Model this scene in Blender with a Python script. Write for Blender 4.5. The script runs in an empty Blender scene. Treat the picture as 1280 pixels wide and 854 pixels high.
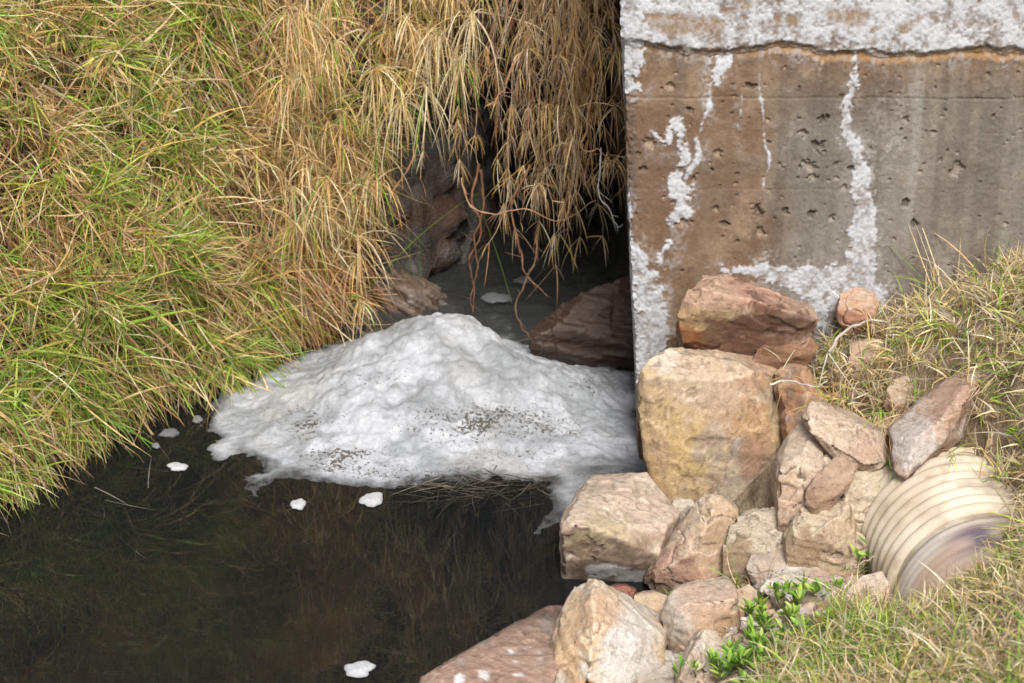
import bpy, bmesh, math, random
import numpy as np
from mathutils import Vector, Matrix

random.seed(7)
RNG = np.random.default_rng(7)
SC = bpy.context.scene
COL = SC.collection

# ------------------------------------------------------------------ camera
CAM_Y, CAM_Z, PITCH, LENS = -5.4, 2.75, 25.0, 85.0
cam_d = bpy.data.cameras.new('camera')
cam = bpy.data.objects.new('camera', cam_d)
COL.objects.link(cam)
cam.location = (0, CAM_Y, CAM_Z)
cam.rotation_euler = (math.radians(90 - PITCH), 0, 0)
cam_d.lens = LENS
cam_d.sensor_width = 36.0
cam_d.clip_start = 0.05
cam_d.clip_end = 500
cam_d.dof.use_dof = True
cam_d.dof.focus_distance = 5.3
cam_d.dof.aperture_fstop = 6.0
SC.camera = cam

# ------------------------------------------------------------------ sky, sun, exposure
SUN_EL, SUN_AZ = 50.0, 172.0      # degrees; azimuth clockwise from +y
world = bpy.data.worlds.new('World')
SC.world = world
world.use_nodes = True
wn = world.node_tree
wn.nodes.clear()
w_out = wn.nodes.new('ShaderNodeOutputWorld')
w_bg = wn.nodes.new('ShaderNodeBackground')
w_sky = wn.nodes.new('ShaderNodeTexSky')
w_sky.sky_type = 'NISHITA'
w_sky.sun_disc = False
w_sky.sun_elevation = math.radians(SUN_EL)
w_sky.sun_rotation = math.radians(SUN_AZ)
w_sky.air_density = 1.0
w_sky.dust_density = 4.0
w_sky.ozone_density = 0.6
w_bg.inputs['Strength'].default_value = 0.08
wn.links.new(w_sky.outputs[0], w_bg.inputs['Color'])
wn.links.new(w_bg.outputs[0], w_out.inputs['Surface'])

sun_d = bpy.data.lights.new('sun', 'SUN')
sun_d.energy = 2.1
sun_d.angle = math.radians(18)
sun_d.color = (1.0, 0.985, 0.965)
sun = bpy.data.objects.new('sun', sun_d)
COL.objects.link(sun)
_el, _az = math.radians(SUN_EL), math.radians(SUN_AZ)
_to_sun = Vector((math.sin(_az) * math.cos(_el), math.cos(_az) * math.cos(_el), math.sin(_el)))
sun.rotation_euler = _to_sun.to_track_quat('Z', 'Y').to_euler()

SC.view_settings.view_transform = 'Standard'
SC.view_settings.look = 'None'
SC.view_settings.gamma = 1.0
SC.view_settings.exposure = 0.95
SC.view_settings.use_curve_mapping = False
SC.cycles.use_denoising = True
SC.cycles.max_bounces = 7
SC.cycles.transparent_max_bounces = 10
SC.cycles.caustics_reflective = False
SC.cycles.caustics_refractive = False

# ------------------------------------------------------------------ survey helpers (photo pixel -> place)
FPX = LENS / 36.0 * 1280
_s, _c = math.sin(math.radians(PITCH)), math.cos(math.radians(PITCH))


def ray(px, py):
    a, b = (px - 640) / FPX, (427 - py) / FPX
    return np.array([a, _c + b * _s, -_s + b * _c])


def at_y(px, py, y):
    d = ray(px, py)
    return np.array([0, CAM_Y, CAM_Z]) + d * ((y - CAM_Y) / d[1])


def at_z(px, py, z):
    d = ray(px, py)
    return np.array([0, CAM_Y, CAM_Z]) + d * ((z - CAM_Z) / d[2])


def to_px(p):
    p = np.asarray(p, float)
    q = p - np.array([0, CAM_Y, CAM_Z])
    dep = q[..., 1] * _c - q[..., 2] * _s
    up = q[..., 1] * _s + q[..., 2] * _c
    return 640 + FPX * q[..., 0] / dep, 427 - FPX * up / dep


# ------------------------------------------------------------------ noise
_PERM = np.random.default_rng(3).permutation(4096)


def _h(i, j, k):
    return _PERM[(_PERM[(_PERM[i & 4095] + j) & 4095] + k) & 4095] / 4095.0


def vnoise(p):
    p = np.asarray(p, float)
    i = np.floor(p).astype(int)
    f = p - i
    u = f * f * f * (f * (f * 6 - 15) + 10)
    x, y, z = i[..., 0], i[..., 1], i[..., 2]
    r = 0
    for dx in (0, 1):
        wx = u[..., 0] if dx else 1 - u[..., 0]
        for dy in (0, 1):
            wy = u[..., 1] if dy else 1 - u[..., 1]
            for dz in (0, 1):
                wz = u[..., 2] if dz else 1 - u[..., 2]
                r = r + wx * wy * wz * _h(x + dx, y + dy, z + dz)
    return r * 2 - 1


def fbm(p, scale=1.0, octv=4, seed=0.0, gain=0.5):
    p = np.asarray(p, float) * scale + np.array([seed * 17.3, seed * 7.7, seed * 3.1])
    a, t, n = 1.0, 0.0, 0.0
    for _ in range(octv):
        t = t + a * vnoise(p)
        n += a
        p = p * 2.03 + 11.7
        a *= gain
    return t / n * 1.6


def sstep(a, b, x):
    t = np.clip((x - a) / (b - a), 0, 1)
    return t * t * (3 - 2 * t)


def mix(a, b, t):
    t = np.asarray(t)[..., None]
    return np.asarray(a) * (1 - t) + np.asarray(b) * t


# ------------------------------------------------------------------ mesh helpers
def mesh_np(name, V, F, col=None, smooth=True, attrs=None):
    """V (n,3); F (m,4) or (m,3) int array"""
    V = np.asarray(V, np.float32)
    F = np.asarray(F, np.int32)
    me = bpy.data.meshes.new(name)
    me.vertices.add(len(V))
    me.vertices.foreach_set('co', V.ravel())
    k = F.shape[1]
    me.loops.add(F.size)
    me.loops.foreach_set('vertex_index', F.ravel())
    me.polygons.add(len(F))
    me.polygons.foreach_set('loop_start', np.arange(0, F.size, k, dtype=np.int32))
    me.polygons.foreach_set('use_smooth', np.full(len(F), smooth))
    me.update(calc_edges=True)
    me.validate()
    if col is not None:
        set_col(me, col)
    for n_, a in (attrs or {}).items():
        at = me.attributes.new(n_, 'FLOAT', 'POINT')
        at.data.foreach_set('value', np.asarray(a, np.float32))
    return me


def set_col(me, col):
    col = np.clip(np.asarray(col, np.float32), 0, 1)
    c4 = np.concatenate([col, np.ones((len(col), 1), np.float32)], 1)
    at = me.color_attributes.new('tint', 'FLOAT_COLOR', 'POINT')
    at.data.foreach_set('color', c4.ravel())


def grid_faces(n, m):
    i = np.arange(n - 1)[:, None] * m + np.arange(m - 1)[None, :]
    i = i.ravel()
    return np.stack([i, i + m, i + m + 1, i + 1], 1)


def link(name, me, mat=None, parent=None):
    o = bpy.data.objects.new(name, me)
    COL.objects.link(o)
    if mat is not None and me is not None and not me.materials:
        me.materials.append(mat)
    if parent is not None:
        o.parent = parent
    return o


def tag(o, label=None, cat=None, group=None, kind=None):
    if label:
        o['label'] = label
    if cat:
        o['category'] = cat
    if group:
        o['group'] = group
    if kind:
        o['kind'] = kind
    return o


def root_at(name, loc):
    o = bpy.data.objects.new(name, None)
    o.empty_display_size = 0.1
    o.location = loc
    COL.objects.link(o)
    return o


def local(o, root):
    """parent a world-space mesh object under a root that has a location"""
    o.parent = root
    o.matrix_parent_inverse = Matrix.Translation(root.location).inverted()
    return o


def tube(points, radii, seg=7, close=True):
    P = np.asarray(points, float)
    n = len(P)
    R = np.broadcast_to(np.asarray(radii, float), (n,))
    T = np.gradient(P, axis=0)
    T /= np.linalg.norm(T, axis=1)[:, None] + 1e-9
    ref = np.array([0.31, 0.77, 0.55])
    A = np.cross(T, ref)
    A /= np.linalg.norm(A, axis=1)[:, None] + 1e-9
    B = np.cross(T, A)
    th = np.linspace(0, 2 * math.pi, seg, endpoint=False)
    V = P[:, None, :] + R[:, None, None] * (np.cos(th)[None, :, None] * A[:, None, :] + np.sin(th)[None, :, None] * B[:, None, :])
    V = V.reshape(-1, 3)
    F = []
    for i in range(n - 1):
        for j in range(seg):
            k = (j + 1) % seg
            F.append((i * seg + j, i * seg + k, (i + 1) * seg + k, (i + 1) * seg + j))
    return V, np.array(F)


def smooth_path(pts, n):
    """Catmull-Rom through pts"""
    P = np.asarray(pts, float)
    P = np.vstack([2 * P[0] - P[1], P, 2 * P[-1] - P[-2]])
    out = []
    m = len(P) - 3
    for u in np.linspace(0, m - 1e-6, n):
        i = int(u)
        t = u - i
        a, b, c, d = P[i:i + 4]
        out.append(0.5 * ((2 * b) + (-a + c) * t + (2 * a - 5 * b + 4 * c - d) * t * t + (-a + 3 * b - 3 * c + d) * t ** 3))
    return np.array(out)


# ------------------------------------------------------------------ materials
def new_mat(name):
    m = bpy.data.materials.new(name)
    m.use_nodes = True
    nt = m.node_tree
    for n in list(nt.nodes):
        nt.nodes.remove(n)
    out = nt.nodes.new('ShaderNodeOutputMaterial')
    return m, nt, out


def N(nt, typ, **kw):
    n = nt.nodes.new(typ)
    for k, v in kw.items():
        if k in n.inputs:
            n.inputs[k].default_value = v
        else:
            setattr(n, k, v)
    return n


def mat_mineral(name, rough=0.85, grain=260.0, grain2=60.0, amount=0.35, bump=0.35, bdist=0.004, spec=0.3, speck=0.0):
    """colour from the 'tint' attribute, modulated by fine procedural grain, with relief"""
    m, nt, out = new_mat(name)
    L = nt.links.new
    b = N(nt, 'ShaderNodeBsdfPrincipled')
    b.inputs['Roughness'].default_value = rough
    b.inputs['Specular IOR Level'].default_value = spec
    at = N(nt, 'ShaderNodeAttribute', attribute_name='tint')
    co = N(nt, 'ShaderNodeTexCoord')
    n1 = N(nt, 'ShaderNodeTexNoise')
    n1.inputs['Scale'].default_value = grain
    n1.inputs['Detail'].default_value = 5
    n2 = N(nt, 'ShaderNodeTexNoise')
    n2.inputs['Scale'].default_value = grain2
    n2.inputs['Detail'].default_value = 6
    n2.inputs['Roughness'].default_value = 0.65
    for n in (n1, n2):
        L(co.outputs['Object'], n.inputs['Vector'])
    add = N(nt, 'ShaderNodeMath', operation='ADD')
    L(n1.outputs[0], add.inputs[0])
    L(n2.outputs[0], add.inputs[1])
    mr = N(nt, 'ShaderNodeMapRange')
    mr.inputs['From Min'].default_value = 0.6
    mr.inputs['From Max'].default_value = 1.4
    mr.inputs['To Min'].default_value = 1 - amount
    mr.inputs['To Max'].default_value = 1 + amount
    L(add.outputs[0], mr.inputs['Value'])
    mul = N(nt, 'ShaderNodeVectorMath', operation='MULTIPLY')
    L(at.outputs['Color'], mul.inputs[0])
    L(mr.outputs[0], mul.inputs[1])
    last = mul.outputs[0]
    L(last, b.inputs['Base Color'])
    bp = N(nt, 'ShaderNodeBump')
    bp.inputs['Strength'].default_value = bump
    bp.inputs['Distance'].default_value = bdist
    L(add.outputs[0], bp.inputs['Height'])
    L(bp.outputs[0], b.inputs['Normal'])
    L(b.outputs[0], out.inputs['Surface'])
    return m


def mat_leaf(name, trans=0.3, rough=0.55, vary=0.25):
    m, nt, out = new_mat(name)
    L = nt.links.new
    at = N(nt, 'ShaderNodeAttribute', attribute_name='tint')
    co = N(nt, 'ShaderNodeTexCoord')
    n1 = N(nt, 'ShaderNodeTexNoise')
    n1.inputs['Scale'].default_value = 90
    n1.inputs['Detail'].default_value = 3
    L(co.outputs['Object'], n1.inputs['Vector'])
    mr = N(nt, 'ShaderNodeMapRange')
    mr.inputs['From Min'].default_value = 0.3
    mr.inputs['From Max'].default_value = 0.7
    mr.inputs['To Min'].default_value = 1 - vary
    mr.inputs['To Max'].default_value = 1 + vary
    L(n1.outputs[0], mr.inputs['Value'])
    mul = N(nt, 'ShaderNodeVectorMath', operation='MULTIPLY')
    L(at.outputs['Color'], mul.inputs[0])
    L(mr.outputs[0], mul.inputs[1])
    b = N(nt, 'ShaderNodeBsdfPrincipled')
    b.inputs['Roughness'].default_value = rough
    b.inputs['Specular IOR Level'].default_value = 0.25
    L(mul.outputs[0], b.inputs['Base Color'])
    t = N(nt, 'ShaderNodeBsdfTranslucent')
    L(mul.outputs[0], t.inputs['Color'])
    mx = N(nt, 'ShaderNodeMixShader')
    mx.inputs[0].default_value = trans
    L(b.outputs[0], mx.inputs[1])
    L(t.outputs[0], mx.inputs[2])
    L(mx.outputs[0], out.inputs['Surface'])
    return m


def mat_water(name, tint, density, ripple=0.0025, scale=14.0, rough=0.004, murk=(0.02, 0.017, 0.012), murk_f=0.4):
    """clear murky water: fresnel reflection, body partly see-through, absorption with depth"""
    m, nt, out = new_mat(name)
    L = nt.links.new
    co = N(nt, 'ShaderNodeTexCoord')
    mp = N(nt, 'ShaderNodeMapping')
    mp.inputs['Scale'].default_value = (0.6, 1.5, 1.0)
    L(co.outputs['Object'], mp.inputs['Vector'])
    n1 = N(nt, 'ShaderNodeTexNoise')
    n1.inputs['Scale'].default_value = scale
    n1.inputs['Detail'].default_value = 3
    L(mp.outputs[0], n1.inputs['Vector'])
    bp = N(nt, 'ShaderNodeBump')
    bp.inputs['Strength'].default_value = 1.0
    bp.inputs['Distance'].default_value = ripple
    L(n1.outputs[0], bp.inputs['Height'])
    fr = N(nt, 'ShaderNodeFresnel')
    fr.inputs['IOR'].default_value = 1.52
    L(bp.outputs[0], fr.inputs['Normal'])
    gl = N(nt, 'ShaderNodeBsdfGlossy')
    gl.inputs['Roughness'].default_value = rough
    L(bp.outputs[0], gl.inputs['Normal'])
    tr = N(nt, 'ShaderNodeBsdfTransparent')
    tr.inputs['Color'].default_value = (1, 1, 1, 1)
    df = N(nt, 'ShaderNodeBsdfDiffuse')
    df.inputs['Color'].default_value = (*murk, 1)
    m1 = N(nt, 'ShaderNodeMixShader')
    m1.inputs[0].default_value = murk_f
    L(tr.outputs[0], m1.inputs[1])
    L(df.outputs[0], m1.inputs[2])
    m2 = N(nt, 'ShaderNodeMixShader')
    L(fr.outputs[0], m2.inputs[0])
    L(m1.outputs[0], m2.inputs[1])
    L(gl.outputs[0], m2.inputs[2])
    L(m2.outputs[0], out.inputs['Surface'])
    va = N(nt, 'ShaderNodeVolumeAbsorption')
    va.inputs['Color'].default_value = (*tint, 1)
    va.inputs['Density'].default_value = density
    L(va.outputs[0], out.inputs['Volume'])
    return m


def mat_foam(name):
    m, nt, out = new_mat(name)
    L = nt.links.new
    b = N(nt, 'ShaderNodeBsdfPrincipled')
    b.inputs['Roughness'].default_value = 0.6
    b.inputs['Specular IOR Level'].default_value = 0.35
    at = N(nt, 'ShaderNodeAttribute', attribute_name='tint')
    co = N(nt, 'ShaderNodeTexCoord')
    v1 = N(nt, 'ShaderNodeTexVoronoi')
    v1.inputs['Scale'].default_value = 170
    v2 = N(nt, 'ShaderNodeTexVoronoi')
    v2.inputs['Scale'].default_value = 80
    n1 = N(nt, 'ShaderNodeTexNoise')
    n1.inputs['Scale'].default_value = 45
    n1.inputs['Detail'].default_value = 6
    for n in (v1, v2, n1):
        L(co.outputs['Object'], n.inputs['Vector'])
    a1 = N(nt, 'ShaderNodeMath', operation='ADD')
    L(v1.outputs['Distance'], a1.inputs[0])
    L(v2.outputs['Distance'], a1.inputs[1])
    a2 = N(nt, 'ShaderNodeMath', operation='SUBTRACT')
    L(n1.outputs[0], a2.inputs[0])
    a3 = N(nt, 'ShaderNodeMath', operation='MULTIPLY')
    a3.inputs[1].default_value = 0.5
    L(a1.outputs[0], a3.inputs[0])
    L(a3.outputs[0], a2.inputs[1])
    mr = N(nt, 'ShaderNodeMapRange')
    mr.inputs['From Min'].default_value = -0.4
    mr.inputs['From Max'].default_value = 0.5
    mr.inputs['To Min'].default_value = 0.76
    mr.inputs['To Max'].default_value = 1.10
    L(a2.outputs[0], mr.inputs['Value'])
    mul = N(nt, 'ShaderNodeVectorMath', operation='MULTIPLY')
    L(at.outputs['Color'], mul.inputs[0])
    L(mr.outputs[0], mul.inputs[1])
    # dark grit caught in the bubbles
    ga = N(nt, 'ShaderNodeAttribute', attribute_name='grit')
    gnz = N(nt, 'ShaderNodeTexNoise')
    gnz.inputs['Scale'].default_value = 110
    gnz.inputs['Detail'].default_value = 4
    gnz.inputs['Roughness'].default_value = 0.7
    L(co.outputs['Object'], gnz.inputs['Vector'])
    gs = N(nt, 'ShaderNodeMath', operation='MULTIPLY_ADD')
    gs.inputs[1].default_value = 0.20
    L(ga.outputs['Fac'], gs.inputs[0])
    L(gnz.outputs[0], gs.inputs[2])
    gm = N(nt, 'ShaderNodeMapRange')
    gm.inputs['From Min'].default_value = 0.655
    gm.inputs['From Max'].default_value = 0.70
    L(gs.outputs[0], gm.inputs['Value'])
    gx_ = N(nt, 'ShaderNodeMix', data_type='RGBA')
    L(gm.outputs[0], gx_.inputs[0])
    L(mul.outputs[0], gx_.inputs[6])
    gx_.inputs[7].default_value = (.085, .075, .06, 1)
    L(gx_.outputs[2], b.inputs['Base Color'])
    b.inputs['Subsurface Weight'].default_value = 0.3
    b.inputs['Subsurface Radius'].default_value = (.02, .02, .02)
    b.inputs['Subsurface Scale'].default_value = 1.0
    bp = N(nt, 'ShaderNodeBump')
    bp.inputs['Strength'].default_value = 0.38
    bp.inputs['Distance'].default_value = 0.0025
    L(a2.outputs[0], bp.inputs['Height'])
    L(bp.outputs[0], b.inputs['Normal'])
    # thin film lets the water show through
    ta = N(nt, 'ShaderNodeAttribute', attribute_name='thin')
    tn = N(nt, 'ShaderNodeMath', operation='MULTIPLY_ADD')
    tn.inputs[1].default_value = 1.0
    tn.inputs[2].default_value = -0.5
    L(n1.outputs[0], tn.inputs[0])
    ts = N(nt, 'ShaderNodeMath', operation='MULTIPLY_ADD')
    L(tn.outputs[0], ts.inputs[0])
    L(ta.outputs['Fac'], ts.inputs[1])
    L(ta.outputs['Fac'], ts.inputs[2])
    ts.use_clamp = True
    tr = N(nt, 'ShaderNodeBsdfTransparent')
    ms = N(nt, 'ShaderNodeMixShader')
    L(ts.outputs[0], ms.inputs[0])
    L(b.outputs[0], ms.inputs[1])
    L(tr.outputs[0], ms.inputs[2])
    L(ms.outputs[0], out.inputs['Surface'])
    return m


M_ROCK = mat_mineral('rock_stone', rough=0.88, grain=380, grain2=70, amount=0.42, bump=0.55, bdist=0.004)
M_WET = mat_mineral('wet_rock_stone', rough=0.35, grain=420, grain2=45, amount=0.35, bump=0.6, bdist=0.005, spec=0.5)
M_WALL = mat_mineral('cast_concrete', rough=0.9, grain=350, grain2=90, amount=0.34, bump=0.4, bdist=0.002)
M_SALT = mat_mineral('salt_deposit', rough=0.95, grain=380, grain2=140, amount=0.24, bump=0.35, bdist=0.002)
M_SOIL = mat_mineral('soil', rough=0.95, grain=160, grain2=40, amount=0.4, bump=0.7, bdist=0.012, spec=0.15)
M_PIPE = mat_mineral('pipe_plastic', rough=0.55, grain=300, grain2=18, amount=0.10, bump=0.15, bdist=0.002, spec=0.4)
M_WOOD = mat_mineral('root_bark', rough=0.8, grain=400, grain2=80, amount=0.35, bump=0.6, bdist=0.003)
M_GRASS = mat_leaf('grass_blade', trans=0.42)
M_LEAF = mat_leaf('succulent_leaf', trans=0.25, rough=0.4)
M_FOAM = mat_foam('bubble_foam')
M_POND = mat_water('pond_water', (0.36, 0.27, 0.14), 12.0, ripple=0.0004, scale=7, murk=(0.012, 0.0135, 0.014), murk_f=0.72)
M_STREAM = mat_water('stream_water', (0.5, 0.5, 0.4), 3.0, ripple=0.012, scale=18, rough=0.06, murk=(0.05, 0.054, 0.052), murk_f=0.6)

# ================================================================== SETTING
# ------------------------------------------------------------------ ground sheet (right bank, pond bed)
GC = [(-.8, -.8, -.3), (-.3, -.3, -.3), (-.2, .3, -.25), (.12, .1, -.22), (-.6, -1.7, -.3), (-1.3, -2.2, -.3), (-1.5, -.8, -.3),
      (.22, -.1, -.2), (-1.6, .6, -.3), (0, 1, -.2), (-2.6, -3, -.3), (-1.9, -3.8, -.1), (-.9, -2.6, -.05), (.05, -.7, -.22),
      (.30, -.36, -.10), (.17, -.80, -.08), (0, -1.0, -.07), (-.2, -1.2, -.06), (-.5, -1.75, -.03), (-.8, -3.4, .15),
      (.42, -.46, -.03), (.30, -.2, -.1), (.34, .8, -.2), (.6, .9, -.2), (2.0, .9, .5),
      (.55, -.21, .10), (.8, -.21, .35), (1.0, -.21, .42), (1.3, -.21, .53), (2.0, -.21, .58), (3.0, -.2, .62),
      (.92, -.90, .10), (.95, -1.0, .12), (.86, -.95, .08), (.88, -1.1, .16), (1.00, -.9, .18), (.78, -.92, .08),
      (1.5, -3, .95), (.6, -3, .6), (0, -4.5, 1.15), (2.5, -1, .66), (3, -3, 1.1), (-.1, -2.6, .3), (2.2, -4.5, 1.25), (-2, -4.6, .9)]
for px, py, z in [(830, 738, .0), (895, 735, .03), (980, 720, .08), (1060, 735, .13), (920, 775, .07), (850, 805, .03), (780, 850, .0),
                  (870, 854, .05), (1000, 645, .12), (1090, 640, .14), (1010, 560, .22), (1100, 450, .385), (1200, 500, .41), (1260, 545, .40),
                  (1050, 480, .33), (1000, 470, .30), (1285, 600, .37), (1258, 668, .345), (1240, 705, .335), (1175, 757, .23), (1085, 748, .14),
                  (1280, 750, .44), (1280, 854, .47), (1100, 854, .31), (1000, 800, .19), (930, 810, .12), (1150, 800, .33), (1095, 700, .11)]:
    q = at_z(px, py, z)
    GC.append((q[0], q[1], q[2]))
GC = np.array(GC)


def _tps_fit(C, lam=2e-4):
    n = len(C)
    d = np.linalg.norm(C[:, None, :2] - C[None, :, :2], axis=2)
    K = np.where(d > 0, d ** 2 * np.log(d + 1e-12), 0) + lam * np.eye(n)
    P = np.c_[np.ones(n), C[:, :2]]
    A = np.block([[K, P], [P.T, np.zeros((3, 3))]])
    return np.linalg.solve(A, np.r_[C[:, 2], 0, 0, 0])


_TW = _tps_fit(GC)


def ground_z(x, y, rough=True):
    x = np.asarray(x, float)
    y = np.asarray(y, float)
    cx, cy = np.clip(x, -2.8, 3.0), np.clip(y, -4.6, 1.2)
    d = np.sqrt((cx[..., None] - GC[:, 0]) ** 2 + (cy[..., None] - GC[:, 1]) ** 2)
    z = (d ** 2 * np.log(d + 1e-12)) @ _TW[:-3] + _TW[-3] + _TW[-2] * cx + _TW[-1] * cy
    z = np.clip(z, -.45, 1.6)
    if rough:
        p = np.stack([x, y, 0 * x], -1)
        z = z + .012 * fbm(p, 7, 4, 1) + .006 * fbm(p, 28, 3, 2)
    return z


gx = np.concatenate([np.linspace(-30, -3.2, 14), np.linspace(-3, .1, 70), np.linspace(.12, 1.75, 150), np.linspace(1.8, 3.2, 30), np.linspace(3.6, 30, 14)])
gy = np.concatenate([np.linspace(-30, -5, 14), np.linspace(-4.8, -1.95, 60), np.linspace(-1.9, .1, 180), np.linspace(.15, 1.2, 18), np.linspace(1.6, 30, 14)])
GX, GY = np.meshgrid(gx, gy, indexing='ij')
GZ = ground_z(GX, GY)
V = np.stack([GX, GY, GZ], -1).reshape(-1, 3)
n1 = fbm(V, 5, 4, 5)
n2 = fbm(V, 22, 4, 6)
c = mix((.20, .145, .085), (.33, .26, .175), sstep(-.5, .6, n1))
c = mix(c, (.10, .07, .042), sstep(.15, .8, n2) * .8)
c = mix(c, (.040, .030, .014), sstep(.02, -.05, V[:, 2]))
ground = link('ground', mesh_np('ground', V, grid_faces(len(gx), len(gy)), c), M_SOIL)
tag(ground, kind='structure')

# ------------------------------------------------------------------ grassy bank (left slope and the lip over the culvert)
BP = np.array([(-6, -5.5, -.3), (-3.2, -3.6, -.3), (-1.95, -1.75, -.3), (-1.30, -.55, -.25), (-1.08, -.24, -.25), (-.86, .05, -.22), (-.66, .27, -.2), (-.50, .46, -.15),
               (-.41, .57, -.1), (-.355, .63, .28), (-.29, .66, .58), (-.17, .67, .68), (-.07, .68, .78), (.03, .70, 1.02), (.25, .72, 1.04), (.6, .76, 1.0), (1.4, .8, .9), (3.2, .8, .9), (8, .8, .9)])
NS = 330
bs = smooth_path(BP, NS)
tan = np.gradient(bs[:, :2], axis=0)
k9 = np.ones(25) / 25
tan = np.stack([np.convolve(np.pad(tan[:, i], 12, 'edge'), k9, 'valid') for i in (0, 1)], 1)
tan /= np.linalg.norm(tan, axis=1)[:, None]
inl = np.stack([-tan[:, 1], tan[:, 0]], 1)         # inland direction
TS = 3.3
tt = np.concatenate([np.linspace(0, 1.0, 100) ** 1.1 * TS, TS + np.linspace(.06, 1, 18) ** 1.7 * 16])


def bank_pt(si, t):
    """si float index along bs, t metres up the slope"""
    i = np.clip(si.astype(int), 0, NS - 2)
    f = (si - i)[..., None]
    b = bs[i] * (1 - f) + bs[i + 1] * f
    n = inl[i] * (1 - f) + inl[i + 1] * f
    ta = np.minimum(t, TS)
    hz = .30 * ta + .09 * ta ** 2 + np.maximum(t - TS, 0) * .97
    up = .95 * ta - .055 * ta ** 2 + np.maximum(t - TS, 0) * .12
    bx = b[..., 0] + n[..., 0] * hz
    by = b[..., 1] + n[..., 1] * hz
    bz = b[..., 2] + up
    q = np.stack([bx, by, bz], -1)
    lum = .085 * fbm(q, 2.6, 3, 8) + .035 * fbm(q, 9, 3, 9)
    fade = sstep(0, .25, t)
    q[..., 0] -= n[..., 0] * lum * fade
    q[..., 1] -= n[..., 1] * lum * fade
    q[..., 2] += lum * .4 * fade
    return q, n


SI, TT = np.meshgrid(np.arange(NS).astype(float) * .99999, tt, indexing='ij')
Bq, Bn = bank_pt(SI, TT)
V = Bq.reshape(-1, 3)
c = mix((.04, .028, .016), (.085, .06, .034), sstep(-.4, .7, fbm(V, 12, 4, 3)))
c = mix(c, (.055, .062, .02), sstep(.1, .7, fbm(V, 3, 3, 4)) * .6)
bank = link('bank', mesh_np('bank', V, grid_faces(NS, len(tt)), c), M_SOIL)
tag(bank, kind='structure')

# ------------------------------------------------------------------ soil cavity where the stream comes out
cp = smooth_path([(-.47, .80), (-.43, .74), (-.36, .73), (-.24, .80), (-.12, .98), (-.07, 1.2), (-.07, 1.6), (-.05, 2.4), (-.03, 3.1), (.15, 3.3), (.70, 3.35)], 110)  # far end closed across, out of view, added to keep sky light out
nu, nv = len(cp), 70
vv = np.linspace(0, 1, nv)
V = np.zeros((nu, nv, 3))
ct = np.gradient(cp, axis=0)
ct /= np.linalg.norm(ct, axis=1)[:, None]
cr = np.stack([ct[:, 1], -ct[:, 0]], 1)            # towards the hollow
for j, v in enumerate(vv):
    # floor -> wall -> roof reaching over to the concrete wall
    if v < .55:
        w = v / .55
        off = .06 * (1 - w) - .05 * math.sin(w * math.pi)
        z = -.25 + w * 1.1
    else:
        w = (v - .55) / .45
        off = .62 * w
        z = .85 + .22 * math.sin(w * math.pi / 2)
    V[:, j, 0] = cp[:, 0] + cr[:, 0] * off
    V[:, j, 1] = cp[:, 1] + (cr[:, 1] * off if v < .55 else 0.0)
    if v >= .55:
        V[:, j, 0] = cp[:, 0] + (.62 + .05 - cp[:, 0]) * w
        V[:, j, 1] += .16 * w ** .5 * np.clip(1.6 - V[:, j, 1], 0, 1)
        z -= .0
    V[:, j, 2] = z
q = V.reshape(-1, 3)
d = .05 * fbm(q, 5, 4, 11) + .028 * fbm(q, 18, 4, 12) + .012 * fbm(q, 45, 3, 16) + .03 * np.abs(fbm(q * np.array([1, 1, 3.0]), 6, 3, 13))
q[:, 0] += d * .8
q[:, 1] -= d * .6
c = mix((.055, .05, .044), (.16, .148, .135), sstep(-.5, .6, fbm(q, 14, 5, 14) + .4 * fbm(q, 50, 3, 4)))
c = mix(c, (.15, .06, .03), sstep(.42, .05, q[:, 2]) * sstep(-.2, .5, fbm(q, 5, 3, 15)) * .8)
cave = link('culvert_cavity', mesh_np('culvert_cavity', q, grid_faces(nu, nv), c), M_SOIL)
tag(cave, kind='structure')

# ------------------------------------------------------------------ water
def water_box(name, outline, z, depth, mat):
    bm = bmesh.new()
    vs = [bm.verts.new((x, y, z)) for x, y in outline]
    f = bm.faces.new(vs)
    r = bmesh.ops.extrude_face_region(bm, geom=[f])
    for e in r['geom']:
        if isinstance(e, bmesh.types.BMVert):
            e.co.z -= depth
    bmesh.ops.recalc_face_normals(bm, faces=bm.faces)
    me = bpy.data.meshes.new(name)
    bm.to_mesh(me)
    bm.free()
    return link(name, me, mat)


pond = water_box('pond', [(-7, -7), (-.9, -4.4), (-.2, -1.9), (.12, -1.2), (.30, -.86), (.42, -.62), (.40, -.25), (.6, .47), (-.75, .47), (-1.6, .3), (-2.6, -1), (-8, -5)], 0.0, .7, M_POND)
tag(pond, kind='structure')

sx, sy = np.linspace(-.45, .62, 90), np.concatenate([np.linspace(.36, .75, 60), np.linspace(.77, 3.3, 70)])
SX, SY = np.meshgrid(sx, sy, indexing='ij')
p = np.stack([SX, SY, 0 * SX], -1)
SZ = -.02 + .075 * sstep(.38, .62, SY) + .035 * sstep(.6, 2.5, SY) + .008 * fbm(p, 11, 3, 21) + .010 * sstep(.75, .45, SY) * fbm(p, 30, 3, 22)
V = np.stack([SX, SY, SZ], -1).reshape(-1, 3)
stream = link('stream', mesh_np('stream', V, grid_faces(len(sx), len(sy))), M_STREAM)
tag(stream, kind='structure')

# ================================================================== CONCRETE WALL
WALL_Y = -.20


def wall_left(z):
    return .305 - .056 * np.asarray(z)


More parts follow.
